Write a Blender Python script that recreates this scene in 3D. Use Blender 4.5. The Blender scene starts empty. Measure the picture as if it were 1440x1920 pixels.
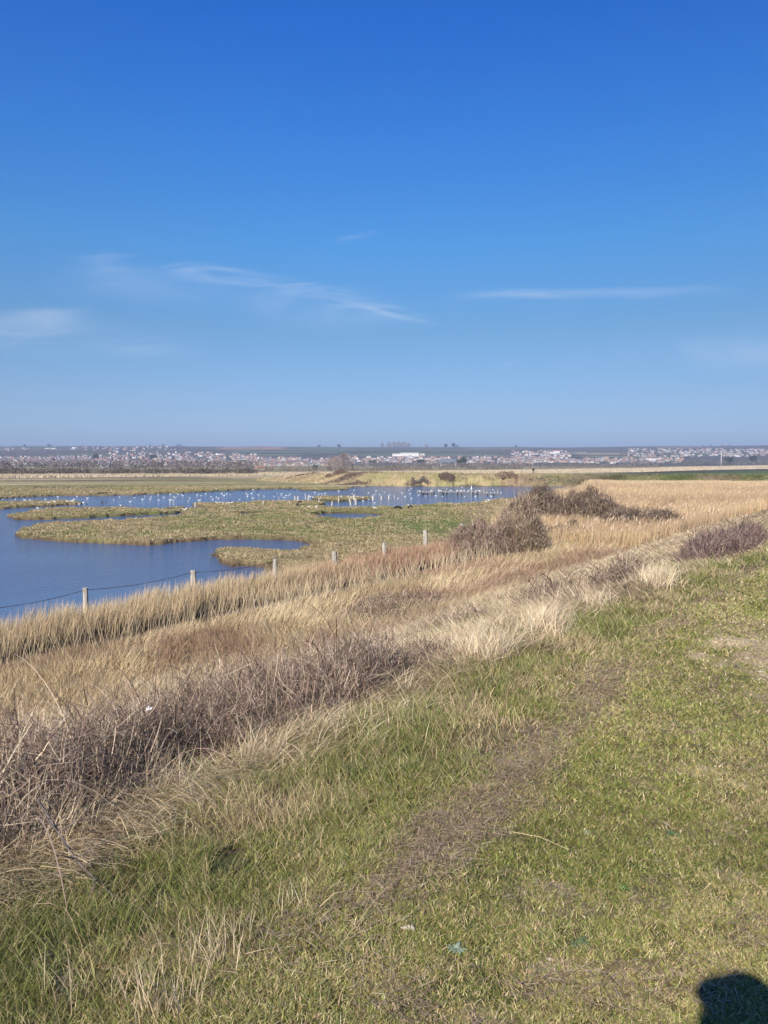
import bpy, bmesh, math, random
import numpy as np
from mathutils import Vector, Matrix

random.seed(7)
rng = np.random.default_rng(11)
scene = bpy.context.scene
COL = scene.collection
F_PX, HZ, CAMZ = 1443.0, 870.0, 5.2
PITCH = math.atan((960 - HZ) / F_PX)
SP, CP = math.sin(PITCH), math.cos(PITCH)
EMB = 3.6                                   # height of the sea wall top
U = np.array([0.5592, 0.8290])              # direction of the wall
NRM = np.array([-0.8290, 0.5592])           # towards the marsh

# ------------------------------------------------------------------ helpers
def ground_at(px, py, z=0.0):
    """where the sight line through a point of the photograph meets height z"""
    x = (px - 720) / F_PX; y = -(py - 960) / F_PX
    Fd = CP + y * SP; Zd = -SP + y * CP
    k = (z - CAMZ) / Zd
    return (x * k, Fd * k)
def at_depth(px, py, d):
    x = (px - 720) / F_PX; y = -(py - 960) / F_PX
    Fd = CP + y * SP; Zd = -SP + y * CP
    return (x * d / Fd, d, CAMZ + Zd * d / Fd)

def sstep(a, b, x):
    t = np.clip((x - a) / (b - a), 0, 1)
    return t * t * (3 - 2 * t)

def _hash(ix, iy, seed):
    h = (ix.astype(np.int64) * 374761393 + iy.astype(np.int64) * 668265263 + seed * 982451653) & 0xFFFFFFFF
    h = ((h ^ (h >> 13)) * 1274126177) & 0xFFFFFFFF
    h = (h ^ (h >> 16)) & 0xFFFFFF
    return h / float(0xFFFFFF)
def vnoise(x, y, seed=0):
    ix = np.floor(x); iy = np.floor(y)
    fx = x - ix; fy = y - iy
    fx = fx * fx * (3 - 2 * fx); fy = fy * fy * (3 - 2 * fy)
    a = _hash(ix, iy, seed); b = _hash(ix + 1, iy, seed)
    c = _hash(ix, iy + 1, seed); d = _hash(ix + 1, iy + 1, seed)
    return (a * (1 - fx) + b * fx) * (1 - fy) + (c * (1 - fx) + d * fx) * fy
def fbm(x, y, sc, octv=4, seed=0):
    s = 0; a = 1; tot = 0
    x = x / sc; y = y / sc
    for k in range(octv):
        s = s + a * vnoise(x + 17.3 * k, y - 9.1 * k, seed + k); tot += a
        a *= 0.5; x = x * 2.03; y = y * 2.03
    return s / tot

def link(o, parent=None):
    COL.objects.link(o)
    if parent is not None: o.parent = parent
    return o
def tag(o, label=None, cat=None, group=None, kind=None):
    if label: o['label'] = label
    if cat: o['category'] = cat
    if group: o['group'] = group
    if kind: o['kind'] = kind
    return o
def empty(name, loc, rz=0.0):
    o = bpy.data.objects.new(name, None); link(o)
    o.empty_display_size = 0.2
    o.location = loc; o.rotation_euler = (0, 0, rz)
    return o

def np_mesh(name, verts, faces, mat, cols=None, parent=None, smooth=False):
    """verts (N,3); faces: list of int arrays (M,k)"""
    me = bpy.data.meshes.new(name)
    verts = np.ascontiguousarray(verts, dtype=np.float32)
    me.vertices.add(len(verts)); me.vertices.foreach_set('co', verts.ravel())
    nl = sum(f.size for f in faces); nf = sum(len(f) for f in faces)
    me.loops.add(nl); me.polygons.add(nf)
    me.loops.foreach_set('vertex_index', np.concatenate([f.ravel() for f in faces]).astype(np.int32))
    tot = np.concatenate([np.full(len(f), f.shape[1]) for f in faces]).astype(np.int32)
    st = np.concatenate([[0], np.cumsum(tot)[:-1]]).astype(np.int32)
    me.polygons.foreach_set('loop_start', st)
    if smooth: me.polygons.foreach_set('use_smooth', np.ones(nf, dtype=bool))
    me.update(calc_edges=True)
    if cols is not None:
        ca = me.color_attributes.new('Col', 'FLOAT_COLOR', 'POINT')
        c4 = np.ones((len(verts), 4), dtype=np.float32); c4[:, :3] = cols
        ca.data.foreach_set('color', c4.ravel())
    if mat: me.materials.append(mat)
    o = bpy.data.objects.new(name, me)
    return link(o, parent)

class MB:
    """collects boxes, tubes, lathes; build() links them as one mesh"""
    def __init__(s): s.v = []; s.f = []; s.m = []
    def quadbox(s, c, size, rz=0.0, mi=0, taper=1.0, tilt=(0, 0)):
        cx, cy, cz = c; sx, sy, sz = [q / 2 for q in size]
        b = len(s.v); cr, sr = math.cos(rz), math.sin(rz)
        for dz in (-1, 1):
            t = 1 if dz < 0 else taper
            for dx, dy in ((-1, -1), (1, -1), (1, 1), (-1, 1)):
                x, y = dx * sx * t, dy * sy * t
                if dz > 0: x += tilt[0]; y += tilt[1]
                s.v.append((cx + x * cr - y * sr, cy + x * sr + y * cr, cz + dz * sz))
        for q in ((0, 3, 2, 1), (4, 5, 6, 7), (0, 1, 5, 4), (1, 2, 6, 5), (2, 3, 7, 6), (3, 0, 4, 7)):
            s.f.append(tuple(b + i for i in q)); s.m.append(mi)
    def tube(s, pts, rad, n=6, mi=0, cap=True):
        pts = [Vector(p) for p in pts]; b = len(s.v)
        if not hasattr(rad, '__len__'): rad = [rad] * len(pts)
        for i, p in enumerate(pts):
            d = (pts[min(i + 1, len(pts) - 1)] - pts[max(i - 1, 0)]).normalized()
            a = d.cross(Vector((0.13, 0.31, 0.94)) if abs(d.z) < 0.9 else Vector((1, 0, 0))).normalized()
            c = d.cross(a)
            for k in range(n):
                t = 2 * math.pi * k / n
                s.v.append(tuple(p + (a * math.cos(t) + c * math.sin(t)) * rad[i]))
        for i in range(len(pts) - 1):
            for k in range(n):
                k2 = (k + 1) % n
                s.f.append((b + i * n + k, b + i * n + k2, b + (i + 1) * n + k2, b + (i + 1) * n + k)); s.m.append(mi)
        if cap:
            s.f.append(tuple(b + k for k in range(n))[::-1]); s.m.append(mi)
            s.f.append(tuple(b + (len(pts) - 1) * n + k for k in range(n))); s.m.append(mi)
    def blob(s, c, r, n=8, m=6, mi=0, jit=0.0, rot=0.0):
        b = len(s.v); cr, sr = math.cos(rot), math.sin(rot)
        s.v.append((c[0], c[1], c[2] - r[2]))
        for i in range(1, m):
            ph = math.pi * i / m
            for k in range(n):
                t = 2 * math.pi * k / n; j = 1 + random.uniform(-jit, jit)
                x, y = r[0] * math.sin(ph) * math.cos(t) * j, r[1] * math.sin(ph) * math.sin(t) * j
                s.v.append((c[0] + x * cr - y * sr, c[1] + x * sr + y * cr, c[2] - r[2] * math.cos(ph) * j))
        s.v.append((c[0], c[1], c[2] + r[2])); top = len(s.v) - 1
        for k in range(n):
            k2 = (k + 1) % n
            s.f.append((b, b + 1 + k2, b + 1 + k)); s.m.append(mi)
            s.f.append((top, top - n + k, top - n + k2)); s.m.append(mi)
            for i in range(m - 2):
                q = b + 1 + i * n
                s.f.append((q + k, q + k2, q + n + k2, q + n + k)); s.m.append(mi)
    def poly(s, vs, fs, mi=0):
        b = len(s.v); s.v += [tuple(v) for v in vs]
        for f in fs: s.f.append(tuple(b + i for i in f)); s.m.append(mi)
    def mesh(s, name, mats, smooth=False):
        me = bpy.data.meshes.new(name); me.from_pydata(s.v, [], s.f); me.validate()
        for m in (mats if isinstance(mats, (list, tuple)) else [mats]): me.materials.append(m)
        if len(me.polygons) == len(s.m): me.polygons.foreach_set('material_index', s.m)
        if smooth: me.polygons.foreach_set('use_smooth', [True] * len(me.polygons))
        me.update(); return me
    def build(s, name, mats, parent=None, smooth=False, loc=None):
        o = bpy.data.objects.new(name, s.mesh(name, mats, smooth)); link(o, parent)
        if loc is not None: o.location = loc
        return o

# ------------------------------------------------------------------ materials
def new_mat(name):
    m = bpy.data.materials.new(name); m.use_nodes = True
    nt = m.node_tree; nt.nodes.clear()
    out = nt.nodes.new('ShaderNodeOutputMaterial'); bs = nt.nodes.new('ShaderNodeBsdfPrincipled')
    nt.links.new(bs.outputs[0], out.inputs[0])
    return m, nt, bs
def mat_noise(name, c1, c2, scale, rough=0.8, bump=0.0, detail=4, spec=0.3, stretch=None, metal=0.0):
    m, nt, bs = new_mat(name)
    tc = nt.nodes.new('ShaderNodeTexCoord'); mp = nt.nodes.new('ShaderNodeMapping')
    nz = nt.nodes.new('ShaderNodeTexNoise'); cr = nt.nodes.new('ShaderNodeValToRGB')
    nt.links.new(tc.outputs['Object'], mp.inputs[0]); nt.links.new(mp.outputs[0], nz.inputs[0])
    if stretch: mp.inputs['Scale'].default_value = stretch
    nz.inputs['Scale'].default_value = scale; nz.inputs['Detail'].default_value = detail
    cr.color_ramp.elements[0].position = 0.3; cr.color_ramp.elements[1].position = 0.7
    cr.color_ramp.elements[0].color = (*c1, 1); cr.color_ramp.elements[1].color = (*c2, 1)
    nt.links.new(nz.outputs[0], cr.inputs[0]); nt.links.new(cr.outputs[0], bs.inputs['Base Color'])
    bs.inputs['Roughness'].default_value = rough; bs.inputs['Specular IOR Level'].default_value = spec
    bs.inputs['Metallic'].default_value = metal
    if bump:
        b = nt.nodes.new('ShaderNodeBump'); b.inputs['Strength'].default_value = bump; b.inputs['Distance'].default_value = 0.02
        nt.links.new(nz.outputs[0], b.inputs['Height']); nt.links.new(b.outputs[0], bs.inputs['Normal'])
    return m
def mat_vcol(name, rough=0.75, spec=0.2, trans=0.0, nscale=None, namp=0.3, bump=None):
    m, nt, bs = new_mat(name)
    at = nt.nodes.new('ShaderNodeAttribute'); at.attribute_name = 'Col'
    src = at.outputs['Color']
    if nscale:
        tc = nt.nodes.new('ShaderNodeTexCoord')
        total = None
        for sc in nscale:
            nz = nt.nodes.new('ShaderNodeTexNoise'); nz.inputs['Scale'].default_value = sc; nz.inputs['Detail'].default_value = 6
            nz.inputs['Roughness'].default_value = 0.65
            nt.links.new(tc.outputs['Object'], nz.inputs[0])
            mr = nt.nodes.new('ShaderNodeMapRange'); mr.inputs[1].default_value = 0.3; mr.inputs[2].default_value = 0.7
            mr.inputs[3].default_value = 1 - namp; mr.inputs[4].default_value = 1 + namp
            nt.links.new(nz.outputs[0], mr.inputs[0])
            vm = nt.nodes.new('ShaderNodeVectorMath'); vm.operation = 'SCALE'
            nt.links.new(src, vm.inputs[0]); nt.links.new(mr.outputs[0], vm.inputs['Scale']); src = vm.outputs[0]
            total = nz
        if bump:
            b = nt.nodes.new('ShaderNodeBump'); b.inputs['Strength'].default_value = bump; b.inputs['Distance'].default_value = 0.03
            nt.links.new(total.outputs[0], b.inputs['Height']); nt.links.new(b.outputs[0], bs.inputs['Normal'])
    nt.links.new(src, bs.inputs['Base Color'])
    bs.inputs['Roughness'].default_value = rough; bs.inputs['Specular IOR Level'].default_value = spec
    if trans:
        out = [n for n in nt.nodes if n.type == 'OUTPUT_MATERIAL'][0]
        tr = nt.nodes.new('ShaderNodeBsdfTranslucent'); mx = nt.nodes.new('ShaderNodeMixShader')
        nt.links.new(src, tr.inputs[0]); mx.inputs[0].default_value = trans
        nt.links.new(bs.outputs[0], mx.inputs[1]); nt.links.new(tr.outputs[0], mx.inputs[2]); nt.links.new(mx.outputs[0], out.inputs[0])
    return m

M_GROUND = mat_vcol('ground_cover', 0.95, 0.1, nscale=(0.35, 9.0, 90.0), namp=0.28, bump=0.6)
M_BLADE = mat_vcol('grass_blade', 0.6, 0.25, trans=0.25)
M_STRAW = mat_vcol('dry_grass', 0.6, 0.25, trans=0.18)
M_TWIG = mat_vcol('twig_bark', 0.75, 0.2)
M_LEAF = mat_vcol('far_foliage', 0.85, 0.15)
M_POST = mat_noise('weathered_post', (0.20, 0.18, 0.15), (0.52, 0.49, 0.44), 14, 0.9, 0.4, stretch=(1, 1, 0.18))
M_PALEPOST = mat_noise('bleached_post', (0.38, 0.35, 0.30), (0.60, 0.57, 0.50), 10, 0.9, 0.3, stretch=(1, 1, 0.2))
M_WIRE = mat_noise('rusty_wire', (0.06, 0.04, 0.03), (0.12, 0.09, 0.07), 30, 0.6, metal=0.5)
M_DARKWOOD = mat_noise('wet_timber', (0.025, 0.02, 0.018), (0.07, 0.055, 0.045), 8, 0.7, 0.3)
M_DECK = mat_noise('guano_planks', (0.34, 0.31, 0.27), (0.62, 0.60, 0.55), 6, 0.9, 0.3)
M_GULL = mat_noise('white_feather', (0.78, 0.78, 0.77), (0.86, 0.86, 0.85), 9, 0.7)
M_GULLBACK = mat_noise('grey_feather', (0.42, 0.44, 0.47), (0.52, 0.54, 0.57), 9, 0.7)
M_BLACKF = mat_noise('dark_feather', (0.02, 0.02, 0.022), (0.05, 0.045, 0.045), 9, 0.6)
M_RUBBER = mat_noise('old_rubber', (0.012, 0.012, 0.013), (0.035, 0.033, 0.032), 20, 0.8, 0.2)
M_STONE = mat_noise('pale_chalk', (0.34, 0.29, 0.21), (0.56, 0.49, 0.38), 60, 0.95, 0.6)
M_DARKCLOTH = mat_noise('dark_cloth', (0.015, 0.017, 0.02), (0.03, 0.033, 0.04), 60, 0.9, 0.2)
M_GREYCLOTH = mat_noise('grey_green_cloth', (0.10, 0.12, 0.11), (0.16, 0.18, 0.17), 60, 0.9, 0.2)
M_WHITECLOTH = mat_noise('white_cloth', (0.68, 0.68, 0.68), (0.78, 0.78, 0.78), 60, 0.9)
M_SKIN = mat_noise('skin', (0.48, 0.28, 0.20), (0.56, 0.34, 0.25), 30, 0.55, 0.05)
M_HAIR = mat_noise('brown_hair', (0.04, 0.025, 0.015), (0.08, 0.05, 0.03), 80, 0.5, 0.3)
M_PHONE = mat_noise('phone_shell', (0.01, 0.01, 0.012), (0.02, 0.02, 0.022), 20, 0.25)
M_TRUNK = mat_noise('grey_bark', (0.10, 0.085, 0.07), (0.20, 0.17, 0.14), 3, 0.9, 0.4)
M_WHITEPAINT = mat_noise('white_paint', (0.70, 0.70, 0.68), (0.80, 0.80, 0.78), 2, 0.6)

# ------------------------------------------------------------------ shorelines (outlines on the marsh floor)
def P(lst, z=-0.05): return np.array([ground_at(a, b, z) for a, b in lst])
W_MAIN = P([(-260, 946), (-60, 939), (0, 934.5), (45, 931), (110, 928.8), (180, 928.3), (250, 927.3), (300, 925), (360, 923),
            (460, 917.6), (556, 915.2), (562, 918.6), (600, 919), (645, 918), (668, 912.5), (700, 911.2), (760, 911.2), (860, 911),
            (960, 911), (1090, 912), (1120, 914), (1110, 922), (1060, 930), (1000, 935), (960, 936), (930, 937), (910, 941),
            (880, 945.5), (830, 946), (790, 948), (745, 952), (700, 951.5), (670, 953), (640, 954), (610, 951), (606, 946),
            (598, 942.3), (560, 940.5), (500, 941), (430, 943), (372, 944), (362, 948), (420, 952.6), (440, 954), (405, 955.8), (352, 953),
            (338, 958), (338, 966), (300, 970), (262, 972.3), (236, 974), (226, 979),
            (150, 979), (100, 982), (60, 987), (36, 994), (27, 1001), (36, 1006), (95, 1013), (175, 1016), (280, 1021),
            (340, 1015), (400, 1010), (480, 1009), (545, 1012), (590, 1018), (570, 1026), (548, 1031), (528, 1033), (480, 1031),
            (455, 1027), (425, 1027), (408, 1032), (397, 1040), (402, 1049), (428, 1063), (455, 1059), (500, 1061), (512, 1066),
            (505, 1078), (496, 1092), (430, 1103), (340, 1120), (250, 1140), (150, 1162), (60, 1182), (0, 1200), (-300, 1290),
            (-700, 1300), (-700, 960)])
I_SPIT = P([(-300, 957), (-300, 945), (0, 943), (60, 942), (110, 940.5), (150, 941.5), (153, 944.5), (120, 946.8), (60, 949.5), (0, 953)])
I_LONG = P([(16, 968), (25, 964.5), (60, 958), (100, 955.5), (130, 953.5), (180, 954.8), (250, 953.5), (270, 955.3), (300, 955.3), (345, 952.5),
            (350, 957), (332, 961.5), (280, 963.8), (230, 966), (180, 969.5), (100, 972.3), (60, 973.5), (30, 972.5)])
I_STAKE = P([(583, 935.5), (590, 932.5), (620, 931.6), (660, 931.5), (692, 933.5), (702, 935), (672, 938), (640, 939.8), (605, 939)])
W_POND = P([(590, 964), (610, 961.5), (660, 961.2), (700, 962), (717, 966), (714, 970), (690, 974), (655, 975.5), (625, 973), (600, 968)])
W_SLIT = P([(438, 962), (460, 961), (520, 961.5), (518, 964), (470, 967), (448, 966)])
W_CREEK = P([(0, 915.6), (160, 914.2), (330, 911.6), (420, 910.2), (430, 911.4), (330, 913.2), (160, 916), (0, 917.4)])
ISLETS = [P([(a - w, b), (a - w * .3, b - h), (a + w * .6, b - h * .8), (a + w, b), (a + w * .2, b + h), (a - w * .6, b + h * .7)])
          for a, b, w, h in ((458, 1071, 6, 1.3), (488, 1071, 8, 1.8), (505, 1067, 5, 1), (535, 1068, 9, 1.6), (693, 970, 7, 2.0))]

def sdist(poly, x, y):
    """positive inside"""
    d2 = np.full(x.shape, 1e18); ins = np.zeros(x.shape, bool); n = len(poly)
    for i in range(n):
        ax, ay = poly[i]; bx, by = poly[(i + 1) % n]
        ex, ey = bx - ax, by - ay
        t = np.clip(((x - ax) * ex + (y - ay) * ey) / (ex * ex + ey * ey + 1e-12), 0, 1)
        d2 = np.minimum(d2, (x - ax - t * ex) ** 2 + (y - ay - t * ey) ** 2)
        c = ((ay > y) != (by > y)) & (x < ex * (y - ay) / (ey if abs(ey) > 1e-12 else 1e-12) + ax)
        ins ^= c
    d = np.sqrt(d2)
    return np.where(ins, d, -d)

def water_sd(x, y):
    """positive over open water, metres from the shore"""
    out = np.full(x.shape, -50.0)
    m = (y > 12) & (y < 420) & (x > -0.75 * y - 30) & (x < 0.4 * y + 30)
    if not m.any(): return out
    xs, ys = x[m], y[m]
    s = sdist(W_MAIN, xs, ys)
    for I in [I_SPIT, I_LONG, I_STAKE]: s = np.minimum(s, -sdist(I, xs, ys))
    s = np.maximum(s, sdist(W_POND, xs, ys)); s = np.maximum(s, sdist(W_SLIT, xs, ys)); s = np.maximum(s, sdist(W_CREEK, xs, ys))
    for I in ISLETS: s = np.minimum(s, -sdist(I, xs, ys) * 1.0)
    amp = np.clip(ys * 0.006, 0.12, 1.0)
    s = s + (fbm(xs, ys, 1.6, 4, 5) - 0.5) * 3.2 * amp + (fbm(xs, ys, 0.4, 2, 15) - 0.5) * 0.25
    out[m] = s
    return out

# counter wall behind the lagoon, its crest as a polyline
def Dp(px, d): return ((px - 720) / F_PX * d, d)
CREST = [Dp(500, 262), Dp(560, 232), Dp(620, 210), Dp(700, 196), Dp(800, 191), Dp(960, 190), Dp(1100, 190), Dp(1300, 182), Dp(1440, 176), Dp(1800, 168)]
CREST_H = [0.0, 1.6, 2.6, 3.0, 2.9, 2.75, 2.6, 2.6, 2.6, 2.6]
def crest_sd(x, y):
    best = np.full(x.shape, 1e9); hh = np.zeros(x.shape)
    for i in range(len(CREST) - 1):
        ax, ay = CREST[i]; bx, by = CREST[i + 1]; ex, ey = bx - ax, by - ay
        t = np.clip(((x - ax) * ex + (y - ay) * ey) / (ex * ex + ey * ey), 0, 1)
        d = np.hypot(x - ax - t * ex, y - ay - t * ey)
        h = CREST_H[i] * (1 - t) + CREST_H[i + 1] * t
        m = d < best; best = np.where(m, d, best); hh = np.where(m, h, hh)
    return best, hh

HD = np.array([0, 500, 900, 1300, 1600, 2000, 2500, 3000, 3500, 4000, 4300, 4700, 5600])
HP = np.array([0, 0, 0, 874.2, 871.5, 865.0, 856.0, 849.0, 843.5, 839.5, 837.8, 839.5, 858])
HZt = np.where(HD < 1000, 0.0, CAMZ + (HZ - HP) * HD / F_PX)
def sn(x, y):
    s = x * U[0] + y * U[1]; n = x * NRM[0] + y * NRM[1]
    return s, n + .65 * sstep(9, 18, s) * sstep(9, 4, n)
def height(x, y, wsd=None):
    x = np.asarray(x, float); y = np.asarray(y, float)
    s, n = sn(x, y)
    wob = (fbm(x, y, 6, 2, 3) - 0.5)
    nn = n + wob * 0.8 * sstep(3, 8, np.abs(n))
    z = np.interp(nn, [-13, -3.2, -2, 2.5, 3.0, 4.2, 12.2, 18.0, 19.1, 20.0, 20.7, 24], [0.1, 3.5, 3.6, 3.6, 3.55, 3.1, 0.42, 0.22, -0.12, -0.12, 0.18, 0.1])
    z = z - .16 * sstep(18.5, 19.2, n) * sstep(20.6, 19.9, n) * sstep(.48, .62, fbm(x, y, 5, 2, 12))
    far = np.clip((y - 60) / 60, 0, 1)
    z = z + (fbm(x, y, 1.1, 3, 8) - 0.5) * 0.16 * sstep(2.2, 4, n) * sstep(200, 60, y)
    z = z + (fbm(x, y, 0.35, 2, 9) - 0.5) * 0.05 * (sstep(0, 60, y) * 0 + 1) * sstep(60, 20, y)
    marsh = sstep(21, 26, n)
    z = z + marsh * ((fbm(x, y, 2.4, 4, 21) - 0.45) * 0.28 * sstep(500, 60, y))
    d, h = crest_sd(x, y)
    ridge = h * sstep(9.5, 1.2, d) * (1 + 0.12 * (fbm(x, y, 8, 3, 31) - 0.5))
    z = np.where(y > 120, np.maximum(z, ridge), z)
    if wsd is None: wsd = water_sd(x, y)
    k = sstep(-0.32, 0.14, wsd)
    z = np.where(n > 20.9, z * (1 - k) - 0.55 * k, z)
    hill = np.interp(y, HD, HZt)
    ux = x / np.maximum(y, 1)
    roll = (fbm(x + 900, y * 0.6, 900, 3, 41) - 0.5) * 18 * sstep(1800, 3600, y) + (fbm(x, y, 300, 3, 43) - 0.5) * 9 * sstep(1500, 2500, y)
    z = z + np.where(y > 900, hill + roll, 0)
    return z

# ------------------------------------------------------------------ ground colours (albedo; under the turf also shade of the gaps)
def mix(a, b, k): return a * (1 - k)[:, None] + b * k[:, None]
C = lambda *a: np.array(a, float)
GREEN, YGREEN, STRAW, TAN, BROWN, MUD, SAND = C(.085, .105, .028), C(.17, .165, .055), C(.40, .31, .18), C(.30, .235, .13), C(.17, .125, .08), C(.055, .042, .030), C(.58, .45, .29)
def patch_bare(x, y):
    """worn sandy places on the wall top"""
    k = np.zeros(x.shape)
    for cx, cy, rx, ry, st in ((3.35, 6.25, .85, 1.2, .86), (2.72, 5.2, .32, .38, .55), (3.9, 7.6, .8, .5, .35), (1.62, 3.95, .16, .1, .5), (1.9, 4.5, .14, .12, .5),
                           (0.25, 2.13, .12, .06, .6), (0.75, 2.75, .16, .12, .4), (1.35, 2.9, .12, .05, .4), (.55, 2.35, .10, .06, .4), (1.45, 3.3, .13, .08, .35)):
        r = np.hypot((x - cx) / rx, (y - cy) / ry)
        k = np.maximum(k, st * sstep(1.45, 0.1, r + (fbm(x, y, .22, 5, 61) - .5) * 2.2))
    return k
def thatch(x, y):
    s, n = sn(x, y)
    k = sstep(.27, .0, np.abs(n - 1.46 - .045 * s - (fbm(x, y, 1.2, 2, 71) - .5) * .55)) * sstep(2.2, 3.0, y)
    return np.clip(k * (.12 + 1.15 * sstep(.36, .68, fbm(x, y, .7, 4, 72))), 0, 1)
def ground_color(x, y, z, wsd):
    s, n = sn(x, y)
    N = len(x); c = np.tile(C(.12, .11, .05), (N, 1))
    f1 = fbm(x, y, .5, 4, 51); f2 = fbm(x, y, 2.5, 4, 52); f3 = fbm(x, y, .09, 3, 53)
    top = mix(np.tile(C(.13, .105, .055), (N, 1)), np.tile(C(.09, .095, .04), (N, 1)), sstep(.4, .62, f1))  # dark soil, with the shade between grass blades put into its colour
    top = mix(top, np.tile(C(.30, .24, .15), (N, 1)), sstep(.5, .75, f3) * .45)
    top = mix(top, np.tile(C(.22, .165, .105), (N, 1)), thatch(x, y) * .8)
    top = mix(top, np.tile(SAND, (N, 1)), patch_bare(x, y))
    slope = mix(np.tile(C(.25, .19, .11), (N, 1)), np.tile(C(.16, .12, .08), (N, 1)), sstep(.45, .65, f2))
    c = mix(top, slope, sstep(2.3, 3.0, n + (f1 - .5)))
    c = mix(c, np.tile(C(.27, .21, .12), (N, 1)), sstep(11, 14, n))
    c = mix(c, np.tile(MUD, (N, 1)), sstep(.08, -.08, z) * (n < 22))
    # marsh
    g1 = fbm(x, y, 5, 5, 81); g2 = fbm(x, y, 22, 4, 82)
    m = mix(np.tile(C(.25, .205, .105), (N, 1)), np.tile(C(.135, .15, .055), (N, 1)), sstep(.40, .60, g2 * .6 + g1 * .4 - .02))
    m = mix(m, np.tile(C(.20, .145, .09), (N, 1)), sstep(.55, .75, fbm(x, y, 3, 4, 83)) * .7)
    gg = sstep(1, .35, np.hypot((x - 5.0) / 6.5, (y - 62) / 14))          # green lawn of marsh beside the fence
    m = mix(m, np.tile(C(.10, .15, .035), (N, 1)), gg * .6)
    c = mix(c, m, sstep(21, 23, n))
    fm = mix(np.tile(C(.20, .20, .085), (N, 1)), np.tile(C(.30, .26, .14), (N, 1)), sstep(.4, .62, fbm(x * .25, y, 30, 5, 84)))
    fm = mix(fm, np.tile(C(.15, .115, .08), (N, 1)), sstep(.48, .60, fbm(x * .22, y, 26, 5, 85)) * .85)
    fm = mix(fm, np.tile(C(.42, .36, .22), (N, 1)), sstep(.52, .62, fbm(x * .2 + 50, y, 22, 5, 86)) * .8)
    c = mix(c, fm, sstep(150, 185, y) * (n > 20))
    # muddy rim of the water and its bed
    c = mix(c, np.tile(C(.085, .06, .04), (N, 1)), sstep(-1.1, -.2, wsd) * (n > 20) * sstep(.16, .0, z))
    c = mix(c, np.tile(MUD, (N, 1)), sstep(0, .3, wsd))
    # reed bed floor
    rb = ((n > 9) & (s > 48) & (n < 60) & (y < 165) & (x > 8) & (wsd < -1)) * 1.0
    c = mix(c, np.tile(C(.24, .18, .11), (N, 1)), rb * .8)
    # counter wall: rough yellow green bank
    d, h = crest_sd(x, y)
    px = 720 + x / np.maximum(y, 1) * F_PX
    w = sstep(11, 9, d) * (y > 120) * sstep(0, 1, h)
    wc = mix(np.tile(C(.34, .27, .15), (N, 1)), np.tile(C(.26, .24, .115), (N, 1)), sstep(.50, .72, fbm(x, y, 7, 4, 91)))
    wc = mix(wc, np.tile(C(.11, .12, .05), (N, 1)), sstep(1000, 1150, px) * .8)
    wc = mix(wc, np.tile(C(.21, .235, .09), (N, 1)), sstep(60, 15, np.abs(px - 860)) * .35)
    wc = mix(wc, np.tile(C(.18, .13, .09), (N, 1)), sstep(.52, .66, fbm(x * .5, y, 5, 4, 98)) * .8)
    c = mix(c, wc, w)
    # beyond the wall: pale reeds, green fields, dark ploughland
    back = (y > 196) & (d > 6)
    dp = y
    lo = np.interp(px, [-200, 0, 540, 800, 1000, 1200, 1440, 2000], [270, 275, 340, 400, 430, 480, 800, 900])
    hi = np.interp(px, [-200, 0, 540, 800, 1000, 1200, 1440, 2000], [345, 345, 420, 520, 640, 900, 1500, 1800])
    jl = (fbm(x, y, 40, 3, 92) - .5) * 30
    pale = sstep(lo - 12, lo + 12, dp + jl) * sstep(hi + 60, hi, dp)
    c = mix(c, np.tile(C(.46, .39, .28), (N, 1)) * (1 + .3 * (fbm(x * .3, y, 30, 3, 93) - .5))[:, None], pale)
    rf = sstep(1080, 1200, px) * (dp > 200) * (dp < lo)
    rc = mix(np.tile(C(.11, .15, .05), (N, 1)), np.tile(C(.07, .07, .05), (N, 1)), sstep(.4, .6, dp / lo + (fbm(x * .2, y, 60, 3, 94) - .5) - .1))
    c = mix(c, rc, rf * 1.0)
    # hills: fields, scrub
    fx = np.floor(x / 260 + .6 * np.sin(y / 500)); fy = np.floor(y / 330 + .5 * np.sin(x / 700))
    r = _hash(fx, fy, 5)
    hc = np.tile(C(.10, .095, .07), (N, 1))
    hc = mix(hc, np.tile(C(.11, .135, .07), (N, 1)), (r > .40) * 1.0)
    hc = mix(hc, np.tile(C(.19, .17, .115), (N, 1)), (r > .68) * 1.0)
    hc = mix(hc, np.tile(C(.11, .10, .075), (N, 1)), (r > .85) * 1.0)
    hc = hc * (1 + .5 * (fbm(x, y, 90, 4, 95) - .5))[:, None]
    town = np.clip(sstep(1350, 1500, y) * sstep(2650, 2350, y), 0, 1)
    hc = mix(hc, np.tile(C(.09, .08, .07), (N, 1)), town * .8)
    red = sstep(3300, 3450, y) * sstep(4300, 4200, y) * sstep(395, 425, px) * sstep(545, 520, px)
    hc = mix(hc, np.tile(C(.33, .20, .14), (N, 1)), red * .9)
    gr = sstep(2500, 2600, y) * sstep(3500, 3400, y) * sstep(420, 470, px) * sstep(960, 900, px)
    hc = mix(hc, np.tile(C(.12, .15, .085), (N, 1)) * (1 + .3 * (fbm(x * .3, y, 150, 2, 97) - .5))[:, None], gr * .9)
    tn = sstep(2650, 2700, y) * sstep(3250, 3150, y) * sstep(1060, 1090, px) * sstep(1240, 1200, px)
    hc = mix(hc, np.tile(C(.30, .26, .16), (N, 1)), tn * .9)
    tn2 = sstep(2350, 2400, y) * sstep(2640, 2600, y) * sstep(1080, 1110, px) * sstep(1300, 1260, px)
    hc = mix(hc, np.tile(C(.18, .22, .11), (N, 1)), tn2 * .9)
    c = mix(c, hc, sstep(1200, 1350, y - np.maximum(0, (px - 1200)) * .6))
    return np.clip(c, .01, .9)

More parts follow.
